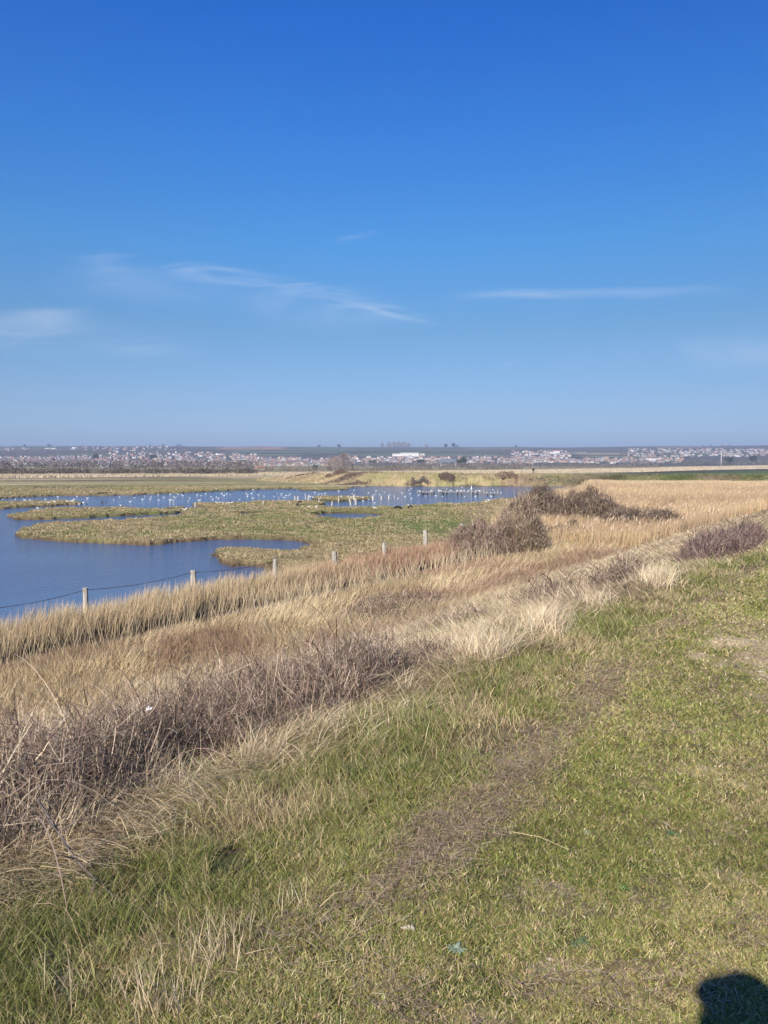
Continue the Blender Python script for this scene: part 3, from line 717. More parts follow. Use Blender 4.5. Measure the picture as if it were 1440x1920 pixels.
# ------------------------------------------------------------------ brambles
def bramble(name, label, cx, cy, rx, ry, H, rz, canes, twigs, cane_w, tw, seed, arch=0, cat='bramble', cols=None, fill=.9, tipup=.35):
    """a thicket: arching canes and a tangle of twigs filling a low dome"""
    global rng
    keep_rng = rng; rng = np.random.default_rng(seed)
    cols = cols or [C(.22, .158, .118), C(.34, .265, .20), C(.095, .065, .05), C(.56, .46, .34)]
    cr, sr = math.cos(rz), math.sin(rz)
    def dom(N, rmax=1.0):
        a = rng.uniform(0, 6.2832, N); r = np.sqrt(rng.uniform(0, 1, N)) * rmax
        u, v = r * np.cos(a) * rx, r * np.sin(a) * ry
        x = cx + u * cr - v * sr; y = cy + u * sr + v * cr
        lump = .35 + 1.3 * fbm(x, y, max(rx, ry) * .3, 4, seed)
        return x, y, np.sqrt(np.clip(1 - r ** 2.4, 0, 1)) * H * lump, r
    root = Vector((cx, cy, float(height(np.array([cx]), np.array([cy]))[0])))
    B = Blades()
    x, y, hh, r = dom(twigs)
    zz = height(x, y) + hh * rng.uniform(0, 1, twigs) ** .75 * np.where(rng.uniform(0, 1, twigs) < .06, 1.35, 1)
    P0 = np.stack([x, y, zz], -1)
    col = jitter(pick(twigs, cols, [4, 3, 3, 1.0]), .25) * (.65 + .7 * fbm(x, y, max(rx, ry) * .22, 3, seed + 9))[:, None]
    th = rng.uniform(.3, 2.1, twigs)
    L = rng.uniform(.10, .32, twigs) * (H ** .5)
    B.add(P0 - root[:], L, rng.uniform(0, 6.28, twigs), th, th + rng.normal(0, .5, twigs), tw * rng.uniform(.6, 1.3, twigs), col, 2, tipw=.5)
    # canes as square-ish tubes of two crossed ribbons
    x, y, hh, r = dom(canes, .95); z = height(x, y)
    az = rng.uniform(0, 6.28, canes); L = rng.uniform(.5, 1.25, canes) * (H ** .6)
    P0 = np.stack([x, y, z + hh * rng.uniform(0, .6, canes)], -1) - np.array(root[:])
    col = jitter(pick(canes, cols, [3, 3, 2, .5]), .2); t0 = rng.uniform(-.1, 1.2, canes); t1 = rng.uniform(1.3, 3.0, canes); face = rng.uniform(0, 3.14, canes)
    w = cane_w * rng.uniform(.6, 1.3, canes)
    B.add(P0, L, az, t0, t1, w, col, 9, face=face, tipw=.35); B.add(P0, L, az, t0, t1, w, col, 9, face=face + 1.57, tipw=.35)
    if cat != 'x':
        ns = int(canes * 1.6); x, y, hh, r = dom(ns, 1.08); z = height(x, y)
        B.add(np.stack([x, y, z], -1) - np.array(root[:]), (hh * .9 + .25 * H) * rng.uniform(.6, 1.15, ns), rng.uniform(0, 6.28, ns), rng.uniform(0, .25, ns), rng.uniform(.1, .8, ns), tw * rng.uniform(.7, 1.3, ns), jitter(pick(ns, [C(.60, .48, .32), C(.42, .32, .21)], [1, 1]), .2), 4)
    if arch:
        x, y, hh, r = dom(arch, .9); z = height(x, y)
        P0 = np.stack([x, y, z + hh * .55], -1) - np.array(root[:]); az = rng.uniform(0, 6.28, arch); face = rng.uniform(0, 3.14, arch)
        L = rng.uniform(.8, 1.35, arch) * (H ** .5); col = jitter(np.tile(cols[2], (arch, 1)), .2)
        for q in (0, 1.57): B.add(P0, L, az, .1, 2.0, cane_w * 1.1, col, 12, face=face + q, tipw=.4)
    o = B.build(name, M_TWIG); o.location = root
    tag(o, label, cat)
    rng = keep_rng
    return o

layer_turf(); layer_rough(); layer_straw(); layer_berm(); layer_ditch_reeds(); layer_reedbed(); layer_marsh(); layer_far_bank()

UA = math.atan2(U[1], U[0])
def SN(s, n): return (s * U[0] + n * NRM[0], s * U[1] + n * NRM[1])
a = SN(1.8, 3.95); bramble('bramble_thicket', 'large tangled leafless bramble thicket at the left edge of the photo', a[0], a[1], 1.45, 1.0, .56, UA, 520, 23000, .0066, .0042, 501, arch=9)
a = SN(4.0, 4.0); bramble('bramble_thicket', 'large purple brown bramble thicket in the middle of the slope, beside the green grass', a[0], a[1], 1.6, 1.08, .56, UA, 640, 30000, .0072, .0046, 502, arch=12)
a = SN(5.4, 3.7); bramble('bramble_patch', 'low sprawling bramble with long arching canes at the right end of the big thicket', a[0], a[1], 1.0, .6, .22, UA, 90, 4200, .006, .0045, 503, arch=9)
a = SN(21.0, 13.6); bramble('bramble_patch', 'faded brown bramble patch low on the straw slope above the ditch', a[0], a[1], 2.8, 1.5, .42, UA, 160, 8000, .018, .015, 504)
a = SN(9.8, 5.4); bramble('bramble_patch', 'small dark bramble patch among pale tussocks halfway along the slope', a[0], a[1], .9, .5, .28, UA, 70, 2500, .010, .009, 505)
a = SN(11.6, 4.7); bramble('arching_bramble', 'sparse bramble of curved canes arching above the pale grass near the wall top', a[0], a[1], 1.1, .5, .42, UA, 50, 1800, .012, .009, 506, arch=16)
a = SN(11.9, 3.65); bramble('bramble_patch', 'small reddish bramble patch beside the bright green verge', a[0], a[1], .8, .45, .36, UA, 100, 3500, .011, .009, 507, arch=4)
a = SN(16.2, 2.85); bramble('bramble_bush', 'long purple brown bramble bush bordering the green verge at the right edge', a[0], a[1], 3.1, .6, .50, UA, 300, 26000, .012, .009, 508, arch=12, cols=[C(.18, .125, .11), C(.27, .20, .17), C(.11, .075, .07), C(.38, .30, .23)])
def px_bush(name, label, px, pyb, wpx, hpx, dep, canes, twigs, seed, arch=0, zb=0.1, cat='bramble', cols=None, rz=0.0, clear=1.0, ):
    x, y = ground_at(px, pyb, zb)
    bramble(name, label, x, y + dep, wpx / 2 / F_PX * y * 1.08, dep, hpx / F_PX * y * clear, rz, canes, twigs, y * PIXW * .6, y * PIXW * .5, seed, arch, cat, cols or [C(.17, .125, .095), C(.25, .19, .145), C(.10, .072, .058), C(.40, .32, .23)])
px_bush('bramble_mound', 'largest dark domed bramble mound, behind the ditch in front of the reed bed', 1082, 990, 240, 64, 3.4, 700, 60000, 509, 26)
px_bush('bramble_mound', 'low dark bramble mound to the right of the largest mound, among reeds', 1225, 1008, 165, 46, 2.2, 300, 30000, 510, 16)
px_bush('hawthorn_bush', 'leafless grey brown bush at the end of the fence, left of the largest mound', 930, 1050, 165, 58, 2.2, 350, 38000, 511, 8, cat='bush', cols=[C(.26, .19, .15), C(.33, .25, .19), C(.18, .13, .10), C(.42, .34, .26)])
px_bush('bramble_mound', 'low trailing end of the brambles in front of the largest mound', 1040, 1020, 150, 34, 1.5, 200, 12000, 513, 10)
px_bush('hawthorn_bush', 'tall tangle of pale bare stems between the grey brown bush and the largest mound', 985, 1048, 95, 92, 1.6, 300, 22000, 512, 8, cat='bush', cols=[C(.30, .23, .17), C(.42, .34, .24), C(.18, .13, .10), C(.52, .43, .31)])

# shrubs on the counter wall
def far_bush(name, label, px, pyb, wpx, hpx, d, col, seed, cat='bush', group=None, n=5000):
    wpx *= 1.35; hpx *= .72
    x = (px - 720) / F_PX * d; r = np.random.default_rng(seed)
    zb = float(height(np.array([x]), np.array([d]))[0]); w = wpx / F_PX * d / 2; h = hpx / F_PX * d
    m = 16; bu = r.uniform(-1, 1, m); bh = (1 - bu ** 2 * .8) * r.uniform(.35, .9, m); bw = r.uniform(.22, .48, m)
    i = r.integers(0, m, n); v = r.normal(size=(n, 3)); v /= np.linalg.norm(v, axis=1)[:, None]; q = r.uniform(.1, 1, n) ** .4
    P0 = np.stack([(bu[i] + v[:, 0] * bw[i] * q) * w, v[:, 1] * 1.6 * q + r.normal(0, .8, m)[i], np.maximum(h * bh[i] * (.45 + .55 * v[:, 2] * q), 0) - .1 + 0 * i], -1)
    P0[:, 2] += height(P0[:, 0] + x, P0[:, 1] + d) - zb
    B = Blades(); cc = jitter(np.tile(C(*col), (m, 1)), .35)[i]
    B.tris(P0, d * PIXW * .7, jitter(cc, .35, .08))
    o = B.build(name, M_LEAF); o.location = (x, d, zb); tag(o, label, cat, group); return o
PURP = (.17, .125, .105)
far_bush('bank_bush', 'long dark purple bush low on the left end of the bank behind the lagoon', 585, 905, 60, 14, 226, PURP, 601)
far_bush('bank_bush', 'purple brown bush on the crest of the bank, left of its middle', 635, 890, 40, 12, 204, PURP, 602)
far_bush('bank_bush', 'rounded dark bush at the foot of the bank behind the staked islet', 667, 905, 40, 13, 189, PURP, 603)
far_bush('bank_bush', 'thin brown scrub trailing along the left crest of the bank', 690, 889, 60, 7, 197, PURP, 612)
far_bush('bank_bush', 'small brown scrub patch half way up the bank, left part', 640, 899, 50, 8, 197, PURP, 613)
far_bush('bank_bush', 'greyish bush in the middle of the bank left of the bright green patch', 783, 903, 26, 16, 184, (.15, .13, .12), 604)
far_bush('bank_bush', 'dark conical bush standing on the bank between two bright green patches', 838, 890, 20, 12, 187, PURP, 605)
far_bush('bank_bush', 'long low dark hedge of brambles at the right end of the bank above the platforms', 900, 903, 95, 15, 184, (.13, .115, .09), 606, n=5000)
far_bush('bank_bush', 'bare tawny bush rising above the bank where the far reeds begin', 950, 896, 26, 18, 187, (.24, .18, .13), 607)
far_bush('bank_bush', 'dark green bush line on the bank right of the walking person', 1085, 898, 150, 12, 184, (.10, .10, .06), 608, n=5000)
far_bush('bank_bush', 'green gorse bush behind the reed bed with a pale tuft beside it', 1270, 898, 60, 11, 178, (.10, .14, .045), 609, n=3000)
far_bush('bank_bush', 'low green bush strip behind the reed bed at the right edge', 1385, 899, 110, 9, 174, (.11, .13, .05), 610, n=4000)
far_bush('marsh_bush', 'small dark clump of rushes on the far shore at the left', 192, 928, 18, 8, 132, (.09, .10, .045), 611, n=900)

# ------------------------------------------------------------------ fence beside the ditch
def make_fence():
    posts = [(-62, 1140, 8), (160, 1101, 11), (363, 1070, 12), (516, 1049, 9), (627, 1034, 10), (721, 1017, 8), (798, 994, 8.5), (866, 981, 8)]
    pts = []
    for px, top, w in posts:
        # height of the top above the marsh is about 1.15 m
        k = ground_at(px, top, 1.22); pts.append((k[0], k[1]))
    root = empty('wire_fence', (pts[1][0], pts[1][1], 0.1)); tag(root, 'row of grey posts with a sagging strand of barbed wire along the ditch', 'fence')
    R = Vector(root.location); r = random.Random(4); tops = []
    for i, (x, y) in enumerate(pts):
        lean = (r.uniform(-.05, .05), r.uniform(-.05, .05)); rad = posts[i][2] / 2 / F_PX * y * 1.0
        b = Vector((x, y, -.3)) - R; t = Vector((x + lean[0], y + lean[1], 1.22 + r.uniform(-.02, .02))) - R
        mb = MB(); n = 6; pp = [b + (t - b) * (k / n) for k in range(n + 1)]
        mb.tube(pp, [rad * q * r.uniform(.95, 1.05) for q in (1.05, 1.05, 1.02, 1.0, .98, .97, .90)], 8)
        mb.build('post', M_POST, root); tops.append(t)
    mb = MB()
    for i in range(3):
        a, c = tops[i] - Vector((0, 0, .07)), tops[i + 1] - Vector((0, 0, .07)); K = 30
        sag = lambda q: a.lerp(c, q) - Vector((0, 0, .22 * 4 * q * (1 - q) * .5))
        pts2 = [sag(q / K) for q in range(K + 1)]
        mb.tube(pts2, .008, 4, cap=False)
        L = (c - a).length; nb = int(L / .12)
        for k in range(nb):
            p = sag((k + .5) / nb); d = Vector((r.uniform(-1, 1), r.uniform(-1, 1), r.uniform(-1, 1))).normalized() * .028
            mb.tube([p - d, p + d], .006, 3)
    mb.build('wire', M_WIRE, root)
make_fence()

# ------------------------------------------------------------------ stakes in the lagoon
STAKES = [(366, 950, 8, .10, 0), (418.5, 949, 8, .10, 0), (462.5, 949, 8, .08, 0), (494, 948, 9, .12, 0), (543.5, 948, 8, .09, 0), (553, 941, 11, .12, 0), (558.5, 941, 11, .14, .05),
          (523, 939, 8, .04, 0), (573, 936, 7, .08, 0), (578, 937, 9, .12, .08), (598, 942, 9, .08, 0), (602, 937, 6, .09, 0), (622, 948, 9, .09, .12), (635, 941, 11, .09, 0),
          (658, 947, 13, .12, -.22), (664, 939, 11, .16, 0), (667, 946, 12, .12, .05), (699, 938, 9, .17, 0), (715, 937, 8, .12, 0), (729, 936, 8, .14, 0), (739.5, 935, 7, .05, 0),
          (326, 947, 10, .05, 0), (318, 947, 8, .04, .2), (353, 942, 6, .04, 0), (190, 944, 5, .04, 0), (192.5, 944, 6, .08, 0), (198, 942, 4, .05, .5)]
WHERE = ['on the wet shelf at its left end', 'second along the wet shelf', 'third along the wet shelf, slender', 'thick one, fourth along the wet shelf', 'fifth along the wet shelf, beside the pair of tall stakes',
         'left one of the pair of tall stakes', 'right leaning one of the pair of tall stakes', 'hair-thin one alone in open water', 'short one just left of the staked islet', 'pale forked one just left of the staked islet',
         'at the left tip of the staked islet, taller', 'at the left tip of the staked islet, shorter', 'leaning alone in the channel below the islet', 'on the left half of the staked islet',
         'leaning left, in front of the staked islet', 'thickest one on the right half of the islet', 'upright in the channel before the thickest stake', 'thick pale one just off the right tip of the islet',
         'second to the right of the islet tip', 'third to the right of the islet tip', 'thin last one to the right of the islet tip', 'thin white one right of the long island', 'thin tilted one right of the long island',
         'thin one left of the wet shelf', 'thin dark one in open water at far left', 'thick dark one in open water at far left', 'slanting dark one in open water at far left']
for i, (px, pb, hp, w, lean) in enumerate(STAKES):
    x, y = ground_at(px, pb, -.12); h = hp / F_PX * y
    mb = MB(); r = w * .85
    mb.tube([(0, 0, -.45), (lean * h * .3, 0, h * .3), (lean * h * .7, .01, h * .7), (lean * h, 0, h)], [r, r, r * .95, r * .8], 7)
    if i in (9, 15): mb.tube([(lean * h * .6, 0, h * .6), (lean * h + .12, .02, h * 1.12)], [r * .6, r * .4], 5)
    if i == 21: mb.tube([(0, 0, h * .97), (-.3, 0, h * .9)], [r, r * .8], 5)
    dark = i >= 24
    o = mb.build('old_stake', M_DARKWOOD if dark else M_PALEPOST, loc=(x, y, -.12))
    tag(o, 'weathered wooden stake, ' + WHERE[i], 'stake', 'old stakes standing in the lagoon')

# driftwood, tyres, marker
x, y = ground_at(559, 948, .1); mb = MB()
mb.tube([(-.25, 0, -.1), (-.12, 0, .22), (.02, .02, .48), (.30, .05, .60), (.52, .05, .62)], [.15, .17, .15, .09, .03], 8); mb.tube([(-.12, 0, .2), (-.28, .1, .42)], [.09, .04], 6)
tag(mb.build('driftwood', M_DARKWOOD, loc=(x, y, 0), smooth=True), 'crooked black piece of driftwood on the shore beside the pair of tall stakes', 'driftwood')
def tyre(label, px, py, zoff, R, sq=1.0, rz=0.0):
    x, y = ground_at(px, py, .12); mb = MB(); n = 28
    pts = [(R * math.cos(2 * math.pi * k / n), 0, R * math.sin(2 * math.pi * k / n)) for k in range(n + 1)]
    rr = R * .26; m = 8; vs = []; fs = []
    for k in range(n):
        a = 2 * math.pi * k / n
        for j in range(m):
            b = 2 * math.pi * j / m; q = R - rr + rr * math.cos(b)
            vs.append((q * math.cos(a) * sq, rr * 1.1 * math.sin(b), q * math.sin(a)))
    for k in range(n):
        for j in range(m): fs.append((k * m + j, k * m + (j + 1) % m, ((k + 1) % n) * m + (j + 1) % m, ((k + 1) % n) * m + j))
    mb.poly(vs, fs); o = mb.build('old_tyre', M_RUBBER, smooth=True, loc=(x, y, .12 + zoff)); o.rotation_euler.z = rz
    tag(o, label, 'tyre')
tyre('complete black tyre standing on edge on the shore with a white bird behind it', 769, 954, .16, .28)
tyre('half-sunk black tyre arching over a white bird on the shore', 746, 955, .0, .42, 1.25)
x, y = ground_at(884, 917.5, -.15); mb = MB()
mb.tube([(0, 0, -.4), (0, 0, .05), (0, 0, .62)], [.10, .10, .07], 8); mb.blob((0, 0, .05), (.2, .2, .12)); mb.blob((0, 0, .68), (.12, .12, .10))
tag(mb.build('marker_buoy', M_WHITEPAINT, loc=(x, y, -.15), smooth=True), 'white upright marker in the water beyond the long platform', 'marker')

# ------------------------------------------------------------------ bird platforms
def platform(label, px0, px1, pbase, legs, deck_h, rails, step=None):
    x0, y0 = ground_at(px0, pbase, -.15); x1, y1 = ground_at(px1, pbase + .6, -.15)
    root = empty('timber_platform', (x0, y0, -.15)); tag(root, label, 'platform', 'timber platforms in the lagoon')
    L = math.hypot(x1 - x0, y1 - y0); root.rotation_euler.z = math.atan2(y1 - y0, x1 - x0)
    mb = MB(); n = max(6, int(L / .26)); r = random.Random(px0)
    for i in range(n):
        if r.random() < .06: continue
        dz = -.16 if (step and i / n > step) else 0
        mb.quadbox((L * (i + .5) / n, r.uniform(-.05, .05), deck_h + .03 + dz + r.uniform(-.02, .02)), (L / n * .86, 1.1, .04), r.uniform(-.03, .03))
    mb.build('deck', M_DECK, root)
    mb = MB()
    for yy in (-.4, .4):
        mb.quadbox((L / 2 * (1 if not step else step), yy, deck_h - .04), (L * (step or 1), .08, .10))
        if step: mb.quadbox((L * (1 + step) / 2, yy, deck_h - .2), (L * (1 - step), .08, .10))
    mb.build('beam', M_DARKWOOD, root)
    for lx in legs:
        q = (lx - px0) / (px1 - px0) * L; hh = deck_h - (.26 if (step and q / L > step) else .1)
        for yy in (-.4, .4):
            mb = MB(); mb.tube([(q, yy, -.5), (q + r.uniform(-.04, .04), yy, hh)], [.11, .10], 7); mb.build('leg', M_DARKWOOD, root)
    for rx, rh in rails:
        q = (rx - px0) / (px1 - px0) * L; base = deck_h + .05 - (.16 if (step and q / L > step) else 0)
        mb = MB(); mb.tube([(q, -.5, base - .15), (q + r.uniform(-.03, .03), -.5, base + rh)], [.045, .04], 6); mb.build('upright', M_PALEPOST, root)
    return root
platform('short timber platform on dark legs in the lagoon, standing apart to the left', 784, 813, 927, (793, 800, 812), .42, [(785, .25), (790, .15), (796, .2), (802, .2), (807, .15), (812.4, .5)])
platform('long stepped timber platform on dark legs in the lagoon, crowded with birds', 822, 933, 928, (831, 838, 858, 866, 887, 895, 914, 926), .50,
         [(823, .5), (836, .2), (842, .3), (850, .15), (856, .2), (866, .3), (877, .2), (884, .15), (892, .25), (900, .2), (907, .55), (913, .3), (920, .2), (927, .3), (933, .5)], step=.75)

# ------------------------------------------------------------------ gulls
def gull_mesh(pose):
    mb = MB()
    zc = .07 if pose == 'swim' else .20
    mb.blob((0, 0, zc), (.24, .10, .095), 10, 8)
    mb.blob((.06, 0, zc + .01), (.16, .10, .10), 10, 6)
    mb.tube([(.15, 0, zc + .03), (.20, 0, zc + .12), (.215, 0, zc + .17)], [.065, .05, .045], 8)
    mb.blob((.225, 0, zc + .185), (.055, .045, .045), 8, 6)
    mb.poly([(.27, .012, zc + .185), (.27, -.012, zc + .185), (.27, 0, zc + .165), (.33, 0, zc + .17)], [(0, 1, 3), (1, 2, 3), (2, 0, 3)], 2)
    mb.poly([(-.12, .09, zc + .05), (.10, .105, zc + .05), (.08, .06, zc + .10), (-.30, .03, zc + .06)], [(0, 1, 2, 3)], 1)
    mb.poly([(-.12, -.09, zc + .05), (.10, -.105, zc + .05), (.08, -.06, zc + .10), (-.30, -.03, zc + .06)], [(3, 2, 1, 0)], 1)
    mb.poly([(-.20, .05, zc + .03), (-.20, -.05, zc + .03), (-.36, -.035, zc + .05), (-.36, .035, zc + .05), (-.2, 0, zc + .06)], [(0, 1, 2, 3), (0, 3, 4), (1, 4, 2), (3, 2, 4)])
    if pose == 'stand':
        for sy in (-.04, .04): mb.tube([(.0, sy, 0), (.01, sy, .13)], .010, 5, mi=2)
    if pose == 'wings':
        for sy in (-1, 1):
            mb.poly([(.12, .06 * sy, zc + .08), (-.10, .06 * sy, zc + .06), (-.18, .28 * sy, zc + .34), (.02, .34 * sy, zc + .40), (-.20, .44 * sy, zc + .58),
                     (.12, .06 * sy, zc + .06), (-.10, .06 * sy, zc + .04), (-.18, .28 * sy, zc + .32), (.02, .34 * sy, zc + .38)],
                    [(0, 1, 2, 3), (3, 2, 4), (5, 8, 7, 6), (8, 4, 7), (0, 3, 8, 5), (1, 6, 7, 2)])
    return mb
GM = {p: gull_mesh(p).mesh('gull_' + p, [M_GULL, M_GULLBACK, M_BLACKF], True) for p in ('swim', 'stand', 'wings')}
DK = gull_mesh('swim').mesh('duck_swim', [M_BLACKF, M_BLACKF, M_BLACKF], True)
def birds(lst, pose, label, group, z=-.15, name='gull', mesh=None, cat='gull', sc=1.0, single=None):
    for i, (px, py) in enumerate(lst):
        x, y = ground_at(px, py, max(z, -.15))
        zz = z
        if pose == 'stand' and z > -.15 and z < .3: zz = float(height(np.array([x]), np.array([y]))[0]) + .0
        o = bpy.data.objects.new(name, mesh or GM[pose]); link(o); o.location = (x, y, max(zz, -.15))
        o.rotation_euler.z = random.choice([0, math.pi]) + random.uniform(-.7, .7); k_ = sc * random.uniform(.5, .8); o.scale = (k_, k_, k_ * .8)
        tag(o, single[i] if single else label, cat, group)
W1 = [(4.5, 936.5), (29, 936.5), (17.5, 941), (29, 942), (47, 938), (56, 937.5), (85.5, 937), (109, 932), (103, 939.5), (121, 940), (164, 934.5), (71, 953.5), (144.5, 931), (156, 943)]
W2 = [(219, 928.5), (224.5, 932.5), (213, 937.5), (252.5, 934), (244.5, 941), (226.5, 948), (202, 953), (272, 930.5), (283, 932), (282, 936), (268, 937), (296.5, 928), (307, 933), (297.5, 938), (319.5, 927), (334, 927), (340, 927.5), (343, 930), (329, 933.5), (326, 931.5), (319, 938), (356, 934)]
W3 = [(370.5, 928.5), (377.5, 929.5), (386, 926), (396, 931.5), (405.5, 932.5), (409.5, 934.5), (399, 936.5), (374, 938.5), (416, 926), (425, 926.5), (432, 927.5), (420, 929.5), (449, 936.5), (461.5, 925), (464, 928.5), (464, 931.5), (471.5, 926), (474, 934.5), (485, 928.5), (495.5, 930.5), (514, 931), (518.5, 926), (528, 926), (527.5, 928.5), (514, 940), (533, 933), (536, 929.5), (541, 929), (544.5, 927)]
W4 = [(572, 927), (590, 924), (598, 927), (603.5, 926.5), (609.5, 925.5), (635, 921), (663.5, 919.5), (660.5, 925.5), (587, 932.5), (581, 931.5), (623, 931), (691, 924.5), (702, 928), (705, 921), (712, 927), (721, 923), (732, 927.5), (754, 924.5), (759.5, 931.5), (746, 935), (681, 940), (703, 943.5)]
W5 = [(770.5, 916), (767, 919), (769, 926), (785, 928.5), (772, 935), (798.5, 930.5), (817.5, 930), (829.5, 931), (838, 917), (866.5, 914), (871.5, 931), (891.5, 931), (921, 931), (924, 918.5), (939.5, 924)]
birds(W1, 'swim', 'white gull afloat on the left end of the lagoon, left of the dark stakes', 'gulls afloat at the left end')
birds(W2, 'swim', 'white gull afloat between the dark stakes and the wet shelf, before the far grassy shore', 'gulls afloat behind the long island')
birds(W3, 'swim', 'white gull afloat behind the row of stakes on the wet shelf', 'gulls afloat behind the wet shelf')
birds(W4, 'swim', 'white gull afloat around the small staked islet', 'gulls afloat around the staked islet')
birds(W5, 'swim', 'white gull afloat round the timber platforms', 'gulls afloat round the platforms')
birds([(126, 943), (133, 942), (103, 944), (148, 944), (74, 943.5), (91, 945)], 'stand', 'white gull standing on the narrow spit at the left', 'gulls on the spit', z=.05)
birds([(137, 941.5)], 'wings', 'white gull with raised wings at the tip of the narrow spit', None, z=.12)
birds([(91, 923.5), (34, 914.5), (20, 925.5), (171, 922), (158, 924.5), (201, 919), (240, 923.5), (330, 919)], 'stand', 'white gull resting on the far grassy shore at the left', 'gulls on the far left shore', z=.08)
birds([(405, 918), (475, 917.5), (592, 916.5)], 'stand', 'white gull resting on the far shore in the middle', 'gulls on the far middle shore', z=.08)
birds([(367.5, 943), (406, 944), (412, 944), (424, 945), (430, 944.5), (435, 944)], 'stand', 'white gull standing on the wet shelf between the stakes', 'gulls on the wet shelf', z=.06)
birds([(639, 932), (642, 933.5), (653, 932.5), (658, 935), (671, 933), (680, 934.5), (691.5, 935)], 'stand', 'white gull standing on the small staked islet', 'gulls on the staked islet', z=.06)
birds([(345, 954), (348.5, 954)], 'stand', 'white gull of the pair at the end of the long island', 'gull pair by the long island', z=.08, sc=1.25)
birds([(271, 969), (579, 952), (701, 954), (705, 954), (950, 938.5)], 'stand', None, 'gulls scattered on the near shore', z=.1, single=['single white gull beside the narrow channel below the long island', 'white gull on the near shore left of the pale winged one', 'left white gull of two on the point above the pond', 'right white gull of two on the point above the pond', 'lone white gull on the shore at the far right of the grass'])
birds([(593, 952.5)], 'wings', 'white gull with raised wings on the near shore below the islet', None, z=.14)
birds([(746.5, 952.5)], 'stand', 'white bird under the half-sunk tyre', None, z=.12, sc=1.3)
birds([(767.5, 950)], 'stand', 'white bird behind the standing tyre', None, z=.12)
birds([(912, 942)], 'stand', 'white gull at the edge of the point, right bird of the two there', None, z=.12, sc=1.3); birds([(917, 941)], 'stand', 'white gull at the edge of the point, seen behind its dark neighbour', None, z=.12, sc=1.3)
for (px, pyt, lab) in [(822.6, 927.3, 0), (826, 927.3, 0), (809, 926.8, 1), (787, 926.8, 1), (863, 927.4, 0), (870, 927.4, 0), (878, 927.5, 0), (893, 927.5, 0), (899, 927.6, 0), (846, 927.4, 0), (857, 927.4, 0)]:
    x, y = ground_at(px, pyt + .5, -.15); o = bpy.data.objects.new('gull', GM['stand']); link(o); o.location = (x, y, -.15 + (.57 if not lab else .49)); o.rotation_euler.z = random.choice([0, 3.14]) + random.uniform(-.6, .6); o.scale = (.7, .7, .7)
    tag(o, 'white gull perched on the ' + ('long' if not lab else 'short') + ' timber platform', 'gull', 'gulls on the ' + ('long' if not lab else 'short') + ' platform')
birds([(430, 940), (433, 924), (482, 922), (515, 925), (517, 926.5), (509, 918), (493, 921), (456, 921), (533, 919), (552, 919), (540, 918.5), (163, 945)], 'swim', 'small dark duck on the lagoon near the far shore', 'dark ducks on the lagoon', name='duck', mesh=DK, cat='duck')

# ------------------------------------------------------------------ town, trees, hills
def yhill(px, py):
    """distance at which the sight line meets the hillside"""
    d = np.linspace(1350, 4600, 700); x = (px - 720) / F_PX * d; z = height(x, d)
    pr = HZ - (z - CAMZ) * F_PX / d
    i = np.argmax(pr <= py) if (pr <= py).any() else int(np.argmin(pr))
    return float(x[i]), float(d[i]), float(z[i])
WALLS = [mat_noise('white_render', (.56, .555, .54), (.70, .69, .67), .4, .8), mat_noise('cream_render', (.50, .45, .37), (.60, .55, .46), .4, .8),
         mat_noise('pink_brick', (.38, .25, .20), (.46, .32, .26), .4, .85), mat_noise('grey_render', (.42, .42, .42), (.52, .52, .53), .4, .85)]
ROOFS = [mat_noise('slate_roof', (.11, .11, .12), (.17, .17, .19), .5, .7), mat_noise('brown_tiles', (.20, .13, .10), (.27, .18, .14), .5, .8), mat_noise('red_tiles', (.24, .135, .10), (.29, .17, .125), .5, .8)]
def house_mb(w, d, h, rh, gable=True, chim=True):
    mb = MB(); mb.quadbox((0, 0, h / 2 - 1), (w, d, h + 2))
    a, b = w / 2 + .4, d / 2 + .4
    rx = a if gable else a * .55
    mb.poly([(-a, -b, h), (a, -b, h), (a, b, h), (-a, b, h), (-rx, 0, h + rh), (rx, 0, h + rh)], [(0, 1, 5, 4), (2, 3, 4, 5), (3, 0, 4), (1, 2, 5), (0, 3, 2, 1)], 1)
    if gable:
        for sx in (-1, 1): mb.poly([(sx * (a + .02), -b + .5, h - .1), (sx * (a + .02), b - .5, h - .1), (sx * (a + .02), 0, h + rh - .5)], [(0, 1, 2)], 0)
    if chim: mb.quadbox((w * .25, 0, h + rh + .3), (1.0, 1.0, 1.6), mi=1)
    for k in (-1, 1):
        mb.quadbox((k * w * .25, -d / 2 - .03, h * .3), (1.6, .1, 1.4), mi=2); mb.quadbox((k * w * .25, -d / 2 - .03, h * .75), (1.6, .1, 1.2), mi=2)
    return mb
M_PANE = mat_noise('dark_window', (.03, .035, .045), (.06, .065, .08), 1, .2)
HM = []
for wi, ri in ((0, 0), (0, 1), (0, 0), (1, 1), (2, 2), (2, 1), (3, 0), (0, 1)):
    for (w, d, h, rh, g) in ((11, 8, 5.5, 2.6, True), (15, 8, 5, 2.4, False)):
        HM.append((wi, house_mb(w, d, h, rh, g).mesh('house_shell', [WALLS[wi], ROOFS[ri], M_PANE])))
